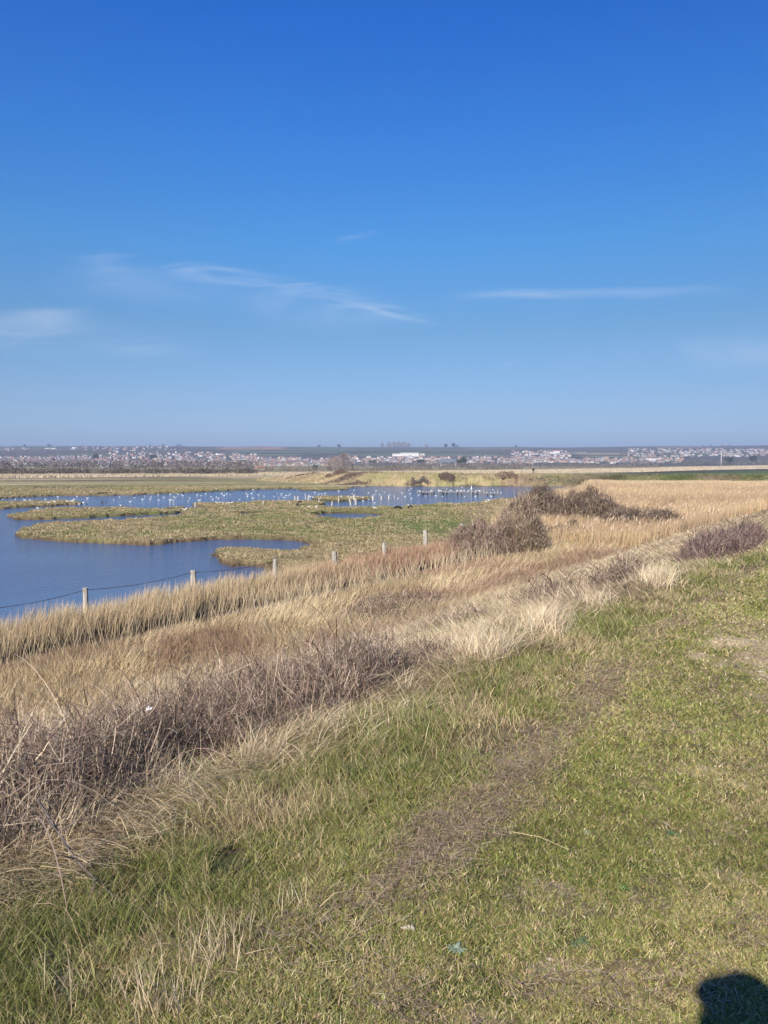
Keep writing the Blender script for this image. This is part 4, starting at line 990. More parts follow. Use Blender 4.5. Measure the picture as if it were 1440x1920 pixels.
CLUST = [  # px0, px1, py0, py1, count, wall choice, phrase
    (0, 105, 860, 873, 50, (0, 0, 0, 3, 1), 'in the far left cluster below the hill'),
    (100, 205, 856, 870, 46, (0, 0, 0, 1, 3), 'in the rows above the dark roofed hall'),
    (205, 400, 850, 874, 46, (0, 2, 3, 2, 0), 'among grey trees on the left hillside'),
    (395, 480, 856, 876, 44, (0, 0, 2, 2, 1), 'on the reddish terraces below the green field'),
    (480, 625, 861, 875, 46, (0, 0, 0, 2, 1), 'in tight rows left of the big bare tree'),
    (690, 960, 859, 870, 24, (0, 0, 1, 2), 'near the long white factory'),
    (960, 1070, 848, 867, 24, (2, 1, 2, 0), 'on the pinkish slope right of the middle'),
    (1090, 1280, 862, 870, 12, (0, 1, 0), 'in the low line below the tan field'),
    (1180, 1440, 842, 858, 8, (0, 0, 3), 'on the wooded ridge at the right')]
WN = ['white', 'cream', 'pink brick', 'grey']
rr = random.Random(99)
for (x0, x1, y0, y1, n, ch, phrase) in CLUST:
    for k in range(n):
        px, py = rr.uniform(x0, x1), rr.uniform(y0, y1); x, y, z = yhill(px, py)
        wi = rr.choice(ch); me = rr.choice([m for a, m in HM if a == wi])
        o = bpy.data.objects.new('house', me); link(o); o.location = (x, y, z); o.rotation_euler.z = rr.choice([0, 0, 1.57]) + rr.uniform(-.5, .5); s = rr.uniform(.55, .9); o.scale = (s, s, s)
        tag(o, 'tiny far-off ' + WN[wi] + ' house ' + phrase, 'house', WN[wi] + ' houses ' + phrase)
def far_town():
    V = []; Fq = []; mats = []; base = 0; r = random.Random(5); vs = []; fs = []; ms = []
    zones = [(0, 210, 858, 873, 200), (200, 400, 848, 876, 190), (395, 480, 852, 877, 120), (470, 640, 860, 876, 210), (140, 260, 839, 846, 30), (0, 60, 841, 845, 14), (640, 960, 858, 869, 170), (960, 1070, 846, 868, 150), (1060, 1280, 860, 869, 120), (1175, 1440, 842, 857, 230), (940, 1000, 862, 870, 40), (210, 330, 838, 845, 34)]
    mb = MB()
    for (x0, x1, y0, y1, n) in zones:
        for k in range(n):
            px, py = r.uniform(x0, x1), r.uniform(y0, y1); x, y, z = yhill(px, py); t = r.choice([0, 0, 1.57]) + r.uniform(-.5, .5); c, s = math.cos(t), math.sin(t)
            w, d, h, rh = r.uniform(6, 12), r.uniform(6, 8), r.uniform(3, 4.5), r.uniform(2, 3); wi = r.choice((0, 1, 2, 3, 2, 3, 3)); ri = 4 + r.choice((0, 0, 1, 0, 1, 1, 2))
            if x0 >= 1100: wi = r.choice((0, 3, 3, 2))
            pts = [(-w / 2, -d / 2, -2), (w / 2, -d / 2, -2), (w / 2, d / 2, -2), (-w / 2, d / 2, -2), (-w / 2, -d / 2, h), (w / 2, -d / 2, h), (w / 2, d / 2, h), (-w / 2, d / 2, h), (-w / 2, 0, h + rh), (w / 2, 0, h + rh)]
            pts = [(x + a * c - b * s, y + a * s + b * c, z + e) for a, b, e in pts]
            mb.poly(pts, [(0, 1, 5, 4), (2, 3, 7, 6), (1, 2, 6, 9, 5), (3, 0, 4, 8, 7)], wi); mb.poly(pts, [(4, 5, 9, 8), (6, 7, 8, 9)], ri)
    o = mb.build('distant_town', WALLS + ROOFS); tag(o, 'hundreds of smaller houses spread over the far hillside', 'town', kind='stuff')
far_town()

def building(name, label, px, py_base, d, parts):
    x = (px - 720) / F_PX * d; z = at_depth(px, py_base, d)[2]; g = float(height(np.array([x]), np.array([d]))[0])
    root = empty(name, (x, d, max(z, g))); tag(root, label, 'building')
    for pn, boxes, mat in parts:
        mb = MB()
        for c, s in boxes:
            if len(s) == 4:
                w, dd, h, _ = s; a, b = w / 2, dd / 2
                mb.poly([(c[0] - a, c[1] - b, c[2]), (c[0] + a, c[1] - b, c[2]), (c[0] + a, c[1] + b, c[2]), (c[0] - a, c[1] + b, c[2]), (c[0] - a, c[1], c[2] + h), (c[0] + a, c[1], c[2] + h)], [(0, 1, 5, 4), (2, 3, 4, 5), (3, 0, 4), (1, 2, 5), (0, 3, 2, 1)])
            else: mb.quadbox(c, s)
        mb.build(pn, mat, root)
WL, CRM = WALLS[0], WALLS[1]
k = 2400 / F_PX
building('factory', 'long white factory with a stepped roof above the town in the middle', 768, 858, 2450, [('wall', [((0, 0, 3), (58, 30, 14)), ((-42, 5, 3), (26, 24, 10))], WL), ('annex', [((38, 2, 3), (18, 24, 12))], CRM), ('roof', [((0, 0, 11), (60, 32, 1.2)), ((-42, 5, 8.8), (28, 26, 1))], WL)])
building('barn', 'large dark barn with a blue grey roof at the foot of the town', 840, 880, 1180, [('wall', [((0, 0, 2), (22, 12, 8)), ((13.2, -1, 1), (4, 5, 5))], mat_noise('dark_boards', (.07, .075, .085), (.12, .125, .14), .6, .8)), ('roof', [((0, 0, 6), (25, 14, 5.5, 1))], mat_noise('blue_sheet', (.10, .12, .15), (.15, .17, .20), .4, .6)), ('post', [((-11.3, -6.3, 1.5), (.8, .8, 8)), ((11.3, -6.3, 1.5), (.8, .8, 8))], WL)])
building('hall', 'dark roofed hall with white corner walls among the scrub at the left', 199, 885, 900, [('wall', [((0, 0, .5), (10, 7, 6)), ((-4.6, -3.8, .6), (1, .8, 6.2)), ((4.6, -3.8, .6), (1, .8, 6.2))], WALLS[3]), ('roof', [((0, 0, 3.5), (11.4, 8.6, 3.6, 1))], ROOFS[0])])
building('shed', 'long low dark blue shed in front of the white rows', 552, 875.5, 1500, [('wall', [((0, 0, 1), (23, 10, 4.5))], WALLS[3]), ('roof', [((0, 0, 3.2), (25, 12, 3, 1)), ((-7, 2, 5), (8, 6, 3, 1))], mat_noise('navy_sheet', (.06, .075, .12), (.09, .11, .16), .4, .6))])
building('shed', 'long low dark shed below the tan field on the right', 1168, 873, 1600, [('wall', [((0, 0, 1), (26, 10, 4))], mat_noise('shed_boards', (.06, .07, .08), (.09, .10, .11), .5, .8)), ('roof', [((0, 0, 3), (28, 12, 3, 1))], ROOFS[0])])
building('cottage', 'small low red roofed cottage at the edge of the pale reeds, left of the bank', 488, 889, 620, [('wall', [((0, 0, .8), (8, 5, 2.6))], CRM), ('roof', [((0, 0, 2.1), (8.8, 6, 1.6, 1))], ROOFS[2])])
building('white_villa', 'bright white villa with a tall gable on the left skyline', 140, 842.5, 3700, [('wall', [((0, 0, 2), (14, 9, 9)), ((-11, 0, 0), (10, 8, 5))], WL), ('roof', [((0, 0, 6.5), (15, 10, 4, 1)), ((-11, 0, 2.6), (11, 9, 2, 1))], WL)])
building('white_terrace', 'long white terrace on the left skyline', 97, 843.5, 3700, [('wall', [((0, 0, 1), (55, 9, 7))], WL), ('roof', [((0, 0, 4.6), (57, 10, 3, 1))], ROOFS[0])])
building('white_villa', 'bright white house at the left end of the wooded ridge on the right', 1182, 846.5, 3200, [('wall', [((0, 0, 2), (14, 9, 9)), ((10, 0, 0), (9, 8, 5))], WL), ('roof', [((0, 0, 6.5), (15, 10, 4, 1)), ((10, 0, 2.6), (10, 9, 2, 1))], ROOFS[1])])
building('white_hotel', 'large white building with terracotta trim on the pinkish slope', 1042, 850, 2900, [('wall', [((0, 0, 3), (24, 12, 11)), ((-19, 2, 1), (12, 9, 7))], WL), ('roof', [((0, 0, 8.6), (25.5, 13.5, 4, 1)), ((-19, 2, 4.6), (13, 10, 3, 1))], ROOFS[2])])
building('warehouse', 'white low warehouse in front of the line of houses right of the tan field', 1222, 870, 1900, [('wall', [((0, 0, 2), (26, 12, 7))], WL), ('roof', [((0, 0, 5.6), (27, 13, 3, 1))], WL)])
for (px, py, h, lab) in ((1352, 871, 22, 'tall white mast rising from the trees at the right'), (1181, 868, 26, 'thin dark mast standing in the tan field')):
    x, y, z = at_depth(px, py, 1500); mb = MB(); mb.tube([(0, 0, -3), (0, 0, h * .6), (0, 0, h)], [.6, .5, .3], 6)
    root = empty('mast', (x, y, z)); tag(root, lab, 'mast'); mb.build('pole', M_WHITEPAINT if px > 1300 else M_DARKWOOD, root); m2 = MB(); m2.quadbox((0, 0, h - 1), (3, .5, .5)); m2.build('crossbar', M_WHITEPAINT if px > 1300 else M_DARKWOOD, root)

# tree prototypes: crown (many small faces in an uneven volume) over a trunk with limbs
def crown_mesh(kind, seed):
    global rng
    keep = rng; rng = np.random.default_rng(seed); B = Blades()
    if kind == 'bare':      # unit-height bare tree
        n = 2600; a = rng.uniform(0, 6.28, n); r = rng.uniform(0, 1, n) ** .5; zz = rng.uniform(.12, 1, n)
        prof = np.interp(zz, [.1, .35, .7, 1.0], [.25, .42, .36, .10]) * (.75 + .5 * vnoise(a * 1.4, zz * 4, seed))
        P0 = np.stack([np.cos(a) * r * prof, np.sin(a) * r * prof, zz * .93], -1)
        B.add(P0, rng.uniform(.04, .12, n), a + rng.normal(0, .3, n), rng.uniform(0, .6, n), rng.uniform(.2, 1.0, n), .010, jitter(np.tile(C(.27, .225, .20), (n, 1)), .25), 2)
        m = M_TWIG
    else:
        n = 1800; cen = [(rng.uniform(-.3, .3), rng.uniform(-.3, .3), rng.uniform(.35, .8), rng.uniform(.16, .3)) for _ in range(10)]
        if kind == 'cypress': cen = [(0, 0, z, .16 * (1.1 - z)) for z in np.linspace(.15, .9, 9)]
        c = np.array(cen); i = rng.integers(0, len(c), n); v = rng.normal(size=(n, 3)); v /= np.linalg.norm(v, axis=1)[:, None]; q = rng.uniform(.3, 1, n) ** .5
        P0 = c[i, :3] + v * (c[i, 3] * q)[:, None]
        B.tris(P0, .075, jitter(np.tile(C(.055, .075, .04), (n, 1)), .4)); m = M_LEAF
    o = B.build('crown', m); rng = keep
    me = o.data; bpy.data.objects.remove(o); return me
def trunk_mesh(kind):
    mb = MB(); mb.tube([(0, 0, -.05), (.005, 0, .2), (.0, .01, .5), (.01, 0, .85)], [.022, .018, .012, .003], 6)
    r = random.Random(3)
    for k in range(7 if kind != 'cypress' else 0):
        a = k * 2.4; z = .2 + .07 * k; e = .26 + r.uniform(-.05, .05)
        mb.tube([(0, 0, z), (math.cos(a) * e * .5, math.sin(a) * e * .5, z + .14), (math.cos(a) * e, math.sin(a) * e, z + .26)], [.009, .006, .002], 5)
    return mb.mesh('trunk', M_TRUNK)
CR = {k: [crown_mesh(k, 700 + i * 7 + len(k)) for i in range(2)] for k in ('bare', 'dark', 'cypress')}; TRK = {k: trunk_mesh(k) for k in CR}
def tree(kind, px, py_base, py_top, d, label, wide=1.0, group=None, rs=0):
    if d >= 1500:
        x, y, z = yhill(px, py_base if py_base > 844 else 1); d = y; g = z; py_top = min(py_top, HZ - (z - CAMZ) * F_PX / d - 4); H = (HZ - (z - CAMZ) * F_PX / d - py_top) / F_PX * d * 1.05
    else:
        x, y, z = at_depth(px, py_base, d); g = float(height(np.array([x]), np.array([d]))[0]); H = (py_base - py_top) / F_PX * d * 1.05
    nm = {'bare': 'bare_tree', 'dark': 'evergreen_tree', 'cypress': 'cypress_tree'}[kind]
    root = empty(nm, (x, y, z), (px * 1.7) % 6.28); tag(root, label, 'tree', group); root.scale = (H * wide, H * wide, H)
    if d >= 1500: root.location.z -= .14 * H
    if z - g > 0.5: root.location.z = g; root.scale.z = H + (z - g)
    for n2, me in (('crown', CR[kind][int(px) % 2]), ('trunk', TRK[kind])):
        c = bpy.data.objects.new(n2, me); link(c, root)
TL = [('bare', 645, 886, 851, 600, 'big rounded bare grey tree in the middle of the town edge', 1.45), ('bare', 628, 885, 856, 640, 'bare grey tree touching the left side of the big rounded one', 1.2),
      ('cypress', 661, 885, 870, 600, 'slim dark evergreen right of the big bare tree', 1.6), ('dark', 590, 887, 872, 700, 'dark pear-shaped evergreen left of the big bare tree', .8), ('dark', 617, 887, 876, 700, 'small dark evergreen just left of the big bare tree', .7),
      ('dark', 338, 886, 877, 600, 'round dark evergreen at the edge of the scrub, left of the bank', 1.0), ('dark', 355, 886, 878, 600, 'smaller dark evergreen right of the round one', .9), ('dark', 426, 886, 877, 600, 'dark evergreen below the reddish terraces', 1.0), ('dark', 741, 884, 873, 700, 'squat dark evergreen left of the barn', .9),
      ('dark', 865, 878, 857, 1300, 'tall dark evergreen clump right of the barn', .9), ('dark', 792, 872, 860, 1700, 'blue dark evergreen above the barn to its left', 1.5), ('dark', 700, 872, 862, 1700, 'dark evergreen between the big bare tree and the factory', 1.6),
      ('dark', 181, 863, 848, 2100, 'dark blue evergreen block above the dark roofed hall', .9), ('dark', 290, 862, 851, 2300, 'dark evergreen clump on the left hillside', 1.4), ('dark', 432, 867, 860, 1900, 'dark evergreen by the reddish terraces', 1.2),
      ('dark', 452, 872, 864, 1800, 'dark evergreen in front of the terraces', 1.2), ('dark', 334, 841, 833.5, 4000, 'left one of the evergreen pair on the left skyline', .8), ('dark', 339, 841, 834, 4000, 'right one of the evergreen pair on the left skyline', .8),
      ('cypress', 282, 841, 834, 4000, 'pointed tree alone on the left skyline', 2), ('dark', 307, 841, 836.5, 4000, 'low tree left of the evergreen pair on the skyline', 1.2), ('dark', 636, 841, 832.5, 4000, 'tallest of the skyline trees left of the wooded knoll', 1.2), ('dark', 598, 841, 836, 4000, 'low wide tree on the skyline far left of the knoll', 2),
      ('bare', 717, 840, 829, 4000, 'bare tree at the left foot of the wooded knoll', 1.0), ('bare', 729, 840, 828, 4000, 'first tree of the wooded knoll from the left', 1.2), ('bare', 738, 840, 827, 4000, 'second tree of the wooded knoll', 1.3), ('bare', 748, 840, 826.5, 4000, 'third and tallest tree of the wooded knoll', 1.3), ('bare', 757, 840, 827, 4000, 'fourth tree of the wooded knoll', 1.3), ('bare', 766, 840, 829, 4000, 'last tree of the wooded knoll at its right end', 1.2),
      ('bare', 799, 840, 832, 4000, 'thin bare tree right of the knoll beside a white wall', 1.5), ('dark', 836, 840, 832, 4000, 'left dark tree of the group right of the knoll', 1.3), ('dark', 850, 841, 830, 4000, 'tall dark tree of the group right of the knoll', 1.0), ('dark', 857, 842, 835, 4000, 'small dark tree at the right of that group', 1.4),
      ('dark', 967, 842, 835.5, 4000, 'dark tree at the start of the wooded ridge right of the middle', 1.4), ('dark', 1085, 861, 856, 2600, 'round dark tree in the tan field', 1.1), ('dark', 1155, 862, 858, 2500, 'small dark tree by the low dark shed', 1.1), ('bare', 1316, 843, 834, 3800, 'bare tree crowning the ridge at the right', 1.4), ('bare', 1330, 843, 832.5, 3800, 'tallest bare tree crowning the right ridge', 1.5), ('bare', 1352, 843, 833.5, 3800, 'bare tree at the right of the ridge crown', 1.7), ('bare', 1364, 843, 835, 3800, 'last bare tree of the ridge crown', 1.4),
      ('dark', 1368, 870, 855, 1500, 'dark blue tree in the wood at the right', 1.3), ('dark', 1412, 868, 852, 1600, 'tall dark blue tree near the right edge', 1.0), ('dark', 95, 842, 836, 3900, 'low wooded hump on the left skyline', 2.0), ('dark', 48, 842, 837, 3900, 'small dark tree on the far left skyline', 1.4)]
for t in TL:
    tree(t[0], t[1], t[2], t[3], t[4], t[5], t[6])

def scrub(name, label, zones, seed, cat='scrub'):
    """a far wooded mass: many lumps of twigs, each standing on the ground it grows from"""
    global rng
    keep = rng; rng = np.random.default_rng(seed); B = Blades()
    for (px0, px1, d0, d1, nb, hmin, hmax, per, col, jit) in zones:
        px = rng.uniform(px0, px1, nb); d = rng.uniform(d0, d1, nb); x = (px - 720) / F_PX * d; z = height(x, d)
        H = rng.uniform(hmin, hmax, nb); W = H * rng.uniform(.5, 1.0, nb)
        cc = jitter(np.tile(C(*col), (nb, 1)), jit, .05)
        i = np.repeat(np.arange(nb), per); n = len(i); v = rng.normal(size=(n, 3)); v /= np.linalg.norm(v, axis=1)[:, None]; q = rng.uniform(.1, 1, n) ** .45
        P0 = np.stack([x[i] + v[:, 0] * W[i] * q, d[i] + v[:, 1] * W[i] * q, z[i] + H[i] * (.45 + .52 * v[:, 2] * q)], -1)
        B.tris(P0, H[i] * .17, jitter(cc[i], .35))
    o = B.build(name, M_LEAF); rng = keep; tag(o, label, cat, kind='stuff')
scrub('scrub_belt', 'dark leafless scrub in a long belt behind the pale reeds', [
    (-60, 480, 350, 420, 520, 1.8, 3.6, 60, (.12, .105, .09), .3), (440, 760, 480, 640, 240, 1.5, 4.0, 30, (.17, .145, .125), .3),
    (700, 980, 640, 800, 240, 2.5, 5.5, 30, (.16, .14, .12), .3), (960, 1240, 900, 1150, 260, 3, 6, 26, (.16, .14, .125), .3), (1180, 1520, 1450, 1700, 260, 5, 10, 26, (.10, .11, .10), .3)], 801)
scrub('town_trees', 'grey mass of bare trees between the houses and over the far slopes', [
    (-60, 480, 700, 1500, 520, 6, 11, 30, (.14, .12, .11), .3), (-60, 470, 1500, 2700, 1300, 6, 11, 18, (.125, .11, .10), .35), (440, 1000, 1000, 1800, 520, 6, 10, 20, (.18, .155, .14), .3),
    (930, 1500, 1300, 2100, 420, 6, 10, 20, (.15, .14, .125), .3), (460, 1150, 1800, 2400, 420, 5, 9, 16, (.15, .14, .12), .35), (1160, 1500, 2200, 3800, 900, 7, 13, 16, (.09, .085, .08), .35),
    (-60, 420, 2700, 3900, 1100, 7, 13, 16, (.095, .09, .08), .35), (-80, 1520, 3900, 4250, 700, 4, 9, 14, (.075, .08, .07), .3)], 802, 'trees')
def hedges():
    global rng
    keep = rng; rng = np.random.default_rng(77); B = Blades()
    for (a, b) in (((460, 851), (960, 850)), ((470, 846), (780, 847)), ((560, 855), (650, 853)), ((720, 847), (980, 848)), ((1060, 854), (1240, 855)), ((1050, 859), (1290, 860)), ((455, 850), (420, 858)), ((400, 859), (470, 849)), ((1100, 849), (1180, 849)), ((640, 849), (720, 848))):
        n = int(abs(b[0] - a[0]) / 1.6) + 4
        for k in range(n):
            t = k / n; px = a[0] + (b[0] - a[0]) * t; py = a[1] + (b[1] - a[1]) * t; x, y, z = yhill(px, py)
            m = 14; P0 = np.array([x, y, z]) + rng.normal(0, 1, (m, 3)) * np.array([2.2, 1.5, 1.0]) + np.array([0, 0, 1.5])
            B.tris(P0, 2.6, jitter(np.tile(C(.085, .09, .065), (m, 1)), .3))
    o = B.build('field_hedges', M_LEAF); tag(o, 'dark hedgerows dividing the fields on the far hills', 'hedge', kind='stuff'); rng = keep
hedges()

# ------------------------------------------------------------------ people
def skin_mesh(name, chains, mat, parent, root_i=0):
    """chains: list of lists of (x,y,z,r); points given twice are joined"""
    vs = []; rad = []; ed = []; key = {}
    def vid(p):
        k = tuple(round(q, 4) for q in p[:3])
        if k not in key: key[k] = len(vs); vs.append(p[:3]); rad.append(p[3])
        return key[k]
    for ch in chains:
        for a, b in zip(ch[:-1], ch[1:]):
            i, j = vid(a), vid(b)
            if i != j: ed.append((i, j))
    me = bpy.data.meshes.new(name); me.from_pydata(vs, ed, []); me.materials.append(mat)
    o = bpy.data.objects.new(name, me); link(o, parent)
    md = o.modifiers.new('Skin', 'SKIN'); md.use_smooth_shade = True
    sv = me.skin_vertices[0].data if me.skin_vertices else None
    if sv is None:
        bpy.context.view_layer.objects.active = o
        sv = me.skin_vertices.new().data if hasattr(me.skin_vertices, 'new') else me.skin_vertices[0].data
    for i, r in enumerate(rad):
        sv[i].radius = (r[0], r[1]) if hasattr(r, '__len__') else (r, r)
        sv[i].use_root = (i == root_i)
    sb = o.modifiers.new('Sub', 'SUBSURF'); sb.levels = 2; sb.render_levels = 2
    return o
def head_parts(root, hx, hy, hz, fwd, hairmat, hat=None):
    """eyes, hair or hat on a head centred at hx,hy,hz facing fwd (unit xy)"""
    fx, fy = fwd; sx, sy = -fy, fx
    mb = MB()
    for s in (-1, 1): mb.blob((hx + fx * .082 + sx * .032 * s, hy + fy * .082 + sy * .032 * s, hz + .01), (.011, .011, .009), 8, 6)
    mb.build('eyes', M_DARKCLOTH, root, True)
    mb = MB(); mb.blob((hx - fx * .018, hy - fy * .018, hz + .045), (.092, .098, .088), 14, 10); mb.build('hair', hairmat, root, True)
    if hat:
        mb = MB(); mb.blob((hx - fx * .005, hy - fy * .005, hz + .085), (.105, .11, .085), 16, 10); mb.blob((hx + fx * .06, hy + fy * .06, hz + .055), (.12, .12, .014), 14, 6); mb.build('hat', hat, root, True)

def fingers(cx, cy, cz, palm, side, curl_to, r=.0085):
    pass

def photographer():
    # stands just behind the phone; only the shadow reaches the photograph
    bx, by = -.02, -.27; g = EMB + .0
    root = empty('person', (bx, by, g)); tag(root, 'photographer in a dark coat holding a phone, whose shadow falls at the lower right', 'person')
    def q(x, y, z, r): return (x, y, z, r)
    pel = q(0, 0, .95, .13); ch = q(0, .0, 1.28, (.17, .12)); nk = q(0, .01, 1.49, .055)
    body = [[pel, q(0, 0, 1.10, .12), ch, q(0, .0, 1.42, (.12, .09)), nk, q(0, .03, 1.56, .07), q(0, .03, 1.66, .092), q(0, .02, 1.735, .068)],
            [pel, q(-.10, 0, .86, .09), q(-.11, .02, .50, .06), q(-.11, -.01, .12, .042), q(-.11, .06, .05, .04), q(-.11, .15, .035, .03)],
            [pel, q(.10, 0, .86, .09), q(.12, .04, .50, .06), q(.12, .0, .12, .042), q(.12, .07, .05, .04), q(.12, .16, .035, .03)],
            [q(0, .03, 1.66, .092), q(0, .115, 1.645, .014)]]
    # wrists beside the phone, phone centre is at world (0,-.012,CAMZ-.045)
    L = Vector((-.052 - bx, -.05 - by, CAMZ - .09 - g)); Rr = Vector((.052 - bx, -.05 - by, CAMZ - .10 - g))
    for sgn, W, in ((-1, L), (1, Rr)):
        el = (sgn * .27, .05, 1.22)
        wr = (W.x + sgn * .05, W.y - .05, W.z - .06)
        body.append([q(0, .0, 1.42, (.12, .09)), q(sgn * .18, 0, 1.41, .058), q(*el, .044), q(*wr, .027), q(W.x + sgn * .006, W.y - .02, W.z - .01, .030), q(W.x, W.y, W.z + .015, .026)])
        for k, (dz, ln) in enumerate(((.050, .062), (.028, .070), (.006, .066), (-.014, .052))):
            b0 = (W.x, W.y, W.z + .015, .026)
            p1 = (W.x + sgn * .004, W.y + .022, W.z + dz + .012); p2 = (W.x - sgn * .001, W.y + .030, W.z + dz + .016); p3 = (W.x - sgn * .020, W.y + .026 - .001 * k, W.z + dz + .020)
            body.append([b0, q(*p1, .0085), q(*p2, .008), q(*p3, .0065)])
        body.append([(W.x + sgn * .006, W.y - .02, W.z - .01, .030), q(W.x - sgn * .008, W.y - .002, W.z - .035, .011), q(W.x - sgn * .026, W.y + .004, W.z - .022, .009)])
    skin_mesh('body', body, M_SKIN, root)
    coat = [[q(0, 0, .80, (.20, .15)), q(0, 0, 1.02, (.19, .15)), q(0, .0, 1.28, (.205, .15)), q(0, 0, 1.43, (.15, .115)), q(0, .0, 1.50, .085)]]
    for sgn, W in ((-1, L), (1, Rr)):
        coat.append([q(0, 0, 1.43, (.15, .115)), q(sgn * .19, 0, 1.41, .085), q(sgn * .28, .05, 1.21, .07), q(W.x + sgn * .06, W.y - .06, W.z - .075, .042)])
    skin_mesh('coat', coat, M_DARKCLOTH, root)
    skin_mesh('trousers', [[q(0, 0, .96, (.16, .13)), q(-.105, 0, .84, .105), q(-.112, .02, .50, .082), q(-.11, -.005, .12, .07)], [q(0, 0, .96, (.16, .13)), q(.105, 0, .84, .105), q(.122, .04, .50, .082), q(.12, .005, .12, .07)]], M_GREYCLOTH, root)
    for sx, sy in ((-.11, .05), (.12, .06)):
        mb = MB(); mb.blob((sx, sy, .05), (.055, .14, .055), 12, 8); mb.build('boot', M_DARKWOOD, root, True)
    head_parts(root, 0, .03, 1.66, (0, 1), M_HAIR, M_DARKCLOTH)
    ph = MB(); ph.quadbox((0, 0, 0), (.072, .008, .150)); ph.blob((0, .0045, .066), (.009, .0015, .009), 12, 6)
    o = ph.build('phone', M_PHONE, loc=(.0, -.014, CAMZ - .066)); o.rotation_euler.x = -PITCH
    tag(o, 'slim black phone held up by the photographer', 'phone')
photographer()

def walker():
    x, y, z = at_depth(1000, 888.6, 189); g = float(height(np.array([x]), np.array([y]))[0])
    root = empty('person', (x, y, g), .3); tag(root, 'distant walker in a white hat and dark jacket on the bank behind the lagoon', 'person')
    q = lambda x, y, z, r: (x, y, z, r)
    pel = q(0, 0, .93, .12)
    skin_mesh('body', [[pel, q(0, 0, 1.1, .11), q(0, 0, 1.3, (.16, .11)), q(0, 0, 1.42, .10), q(0, .01, 1.49, .05), q(0, .02, 1.58, .08), q(0, .02, 1.68, .085), q(0, .02, 1.74, .06)],
        [pel, q(-.10, .05, .86, .085), q(-.10, .12, .5, .06), q(-.10, .16, .1, .04), q(-.10, .27, .04, .03)], [pel, q(.10, -.02, .86, .085), q(.10, -.06, .5, .06), q(.10, -.22, .12, .04), q(.10, -.14, .04, .03)],
        [q(0, 0, 1.42, .10), q(-.18, 0, 1.40, .055), q(-.24, -.06, 1.13, .042), q(-.21, .06, .92, .03), q(-.20, .09, .84, .03)], [q(0, 0, 1.42, .10), q(.18, 0, 1.40, .055), q(.25, .02, 1.13, .042), q(.20, .17, 1.0, .03), q(.18, .22, .96, .03)]], M_SKIN, root)
    skin_mesh('jacket', [[q(0, 0, .80, (.21, .16)), q(0, 0, 1.1, (.20, .155)), q(0, 0, 1.33, (.21, .15)), q(0, 0, 1.45, .11), q(0, 0, 1.50, .08)], [q(0, 0, 1.45, .11), q(-.20, 0, 1.40, .08), q(-.25, -.06, 1.13, .068), q(-.22, .05, .94, .05)], [q(0, 0, 1.45, .11), q(.20, 0, 1.40, .08), q(.26, .02, 1.13, .068), q(.21, .15, 1.01, .05)]], M_DARKCLOTH, root)
    skin_mesh('trousers', [[q(0, 0, .93, (.15, .13)), q(-.10, .04, .84, .10), q(-.10, .12, .5, .08), q(-.10, .16, .12, .065)], [q(0, 0, .93, (.15, .13)), q(.10, -.02, .84, .10), q(.10, -.06, .5, .08), q(.10, -.21, .14, .065)]], M_GREYCLOTH, root)
    head_parts(root, 0, .02, 1.66, (0, 1), M_HAIR, M_WHITECLOTH)
walker()

# ------------------------------------------------------------------ small things on the turf
def lump(name, label, px, py, size, mat, zs=.5, cat='stone', group=None):
    x, y = ground_at(px, py, EMB); z = float(height(np.array([x]), np.array([y]))[0]); mb = MB(); r = random.Random(int(px))
    for k in range(16): mb.blob((r.gauss(0, .34) * size, r.gauss(0, .22) * size, size * zs * r.uniform(.3, .9)), (size * r.uniform(.15, .34), size * r.uniform(.14, .28), size * zs * r.uniform(.3, .6)), 8, 6, jit=.25, rot=r.uniform(0, 3))
    o = mb.build(name, mat, loc=(x, y, z), smooth=True); tag(o, label, cat, group)
lump('chalk_lump', 'crumbly whitish lump lying on the turf near the bottom', 765, 1752, .028, M_STONE, .55, 'lump')
lump('pale_pebble', 'pale flake at the tip of a thin straw on the turf', 958, 1560, .016, M_STONE, .5, 'pebble')
for i, (px, py, s, lab) in enumerate(((1300, 1421, .035, 'flat pale stone in the worn turf at the right'), (1232, 1612, .02, 'small pale stone in the turf below the worn place'), (1030, 1802, .018, 'small pale stone near the bottom right of the whitish lump'),
      (1400, 1232, .04, 'pale stone at the left of the sandy patch'), (1425, 1262, .05, 'broad pale stone at the right edge of the sandy patch'), (1371, 1290, .035, 'pale stone at the lower end of the sandy patch'), (1128, 1678, .016, 'tiny pale stone in the middle of the turf'), (1296, 1170, .05, 'small stone on the brown trodden strip'))):
    lump('pale_stone', lab, px, py, s * .7, M_STONE, .30, 'stone')
# litter caught in the brambles
x, y = ground_at(272, 1325, EMB + .15); mb = MB(); mb.poly([(0, 0, 0), (.03, .01, .004), (.034, .01, .014), (.004, .01, .010), (.0, .0, -.002), (.03, .01, .002)], [(0, 1, 2, 3), (4, 3, 2, 5), (0, 4, 5, 1)])
mb.poly([(.015, .0, .008), (.019, .0, .008), (.020, .004, .024), (.016, .004, .026)], [(0, 1, 2, 3)])
x, y = ground_at(272, 1325, 3.95); tag(mb.build('plastic_scrap', M_WHITEPAINT, loc=(x, y, 3.93)), 'scrap of white plastic caught in the middle of the bramble thicket', 'litter')
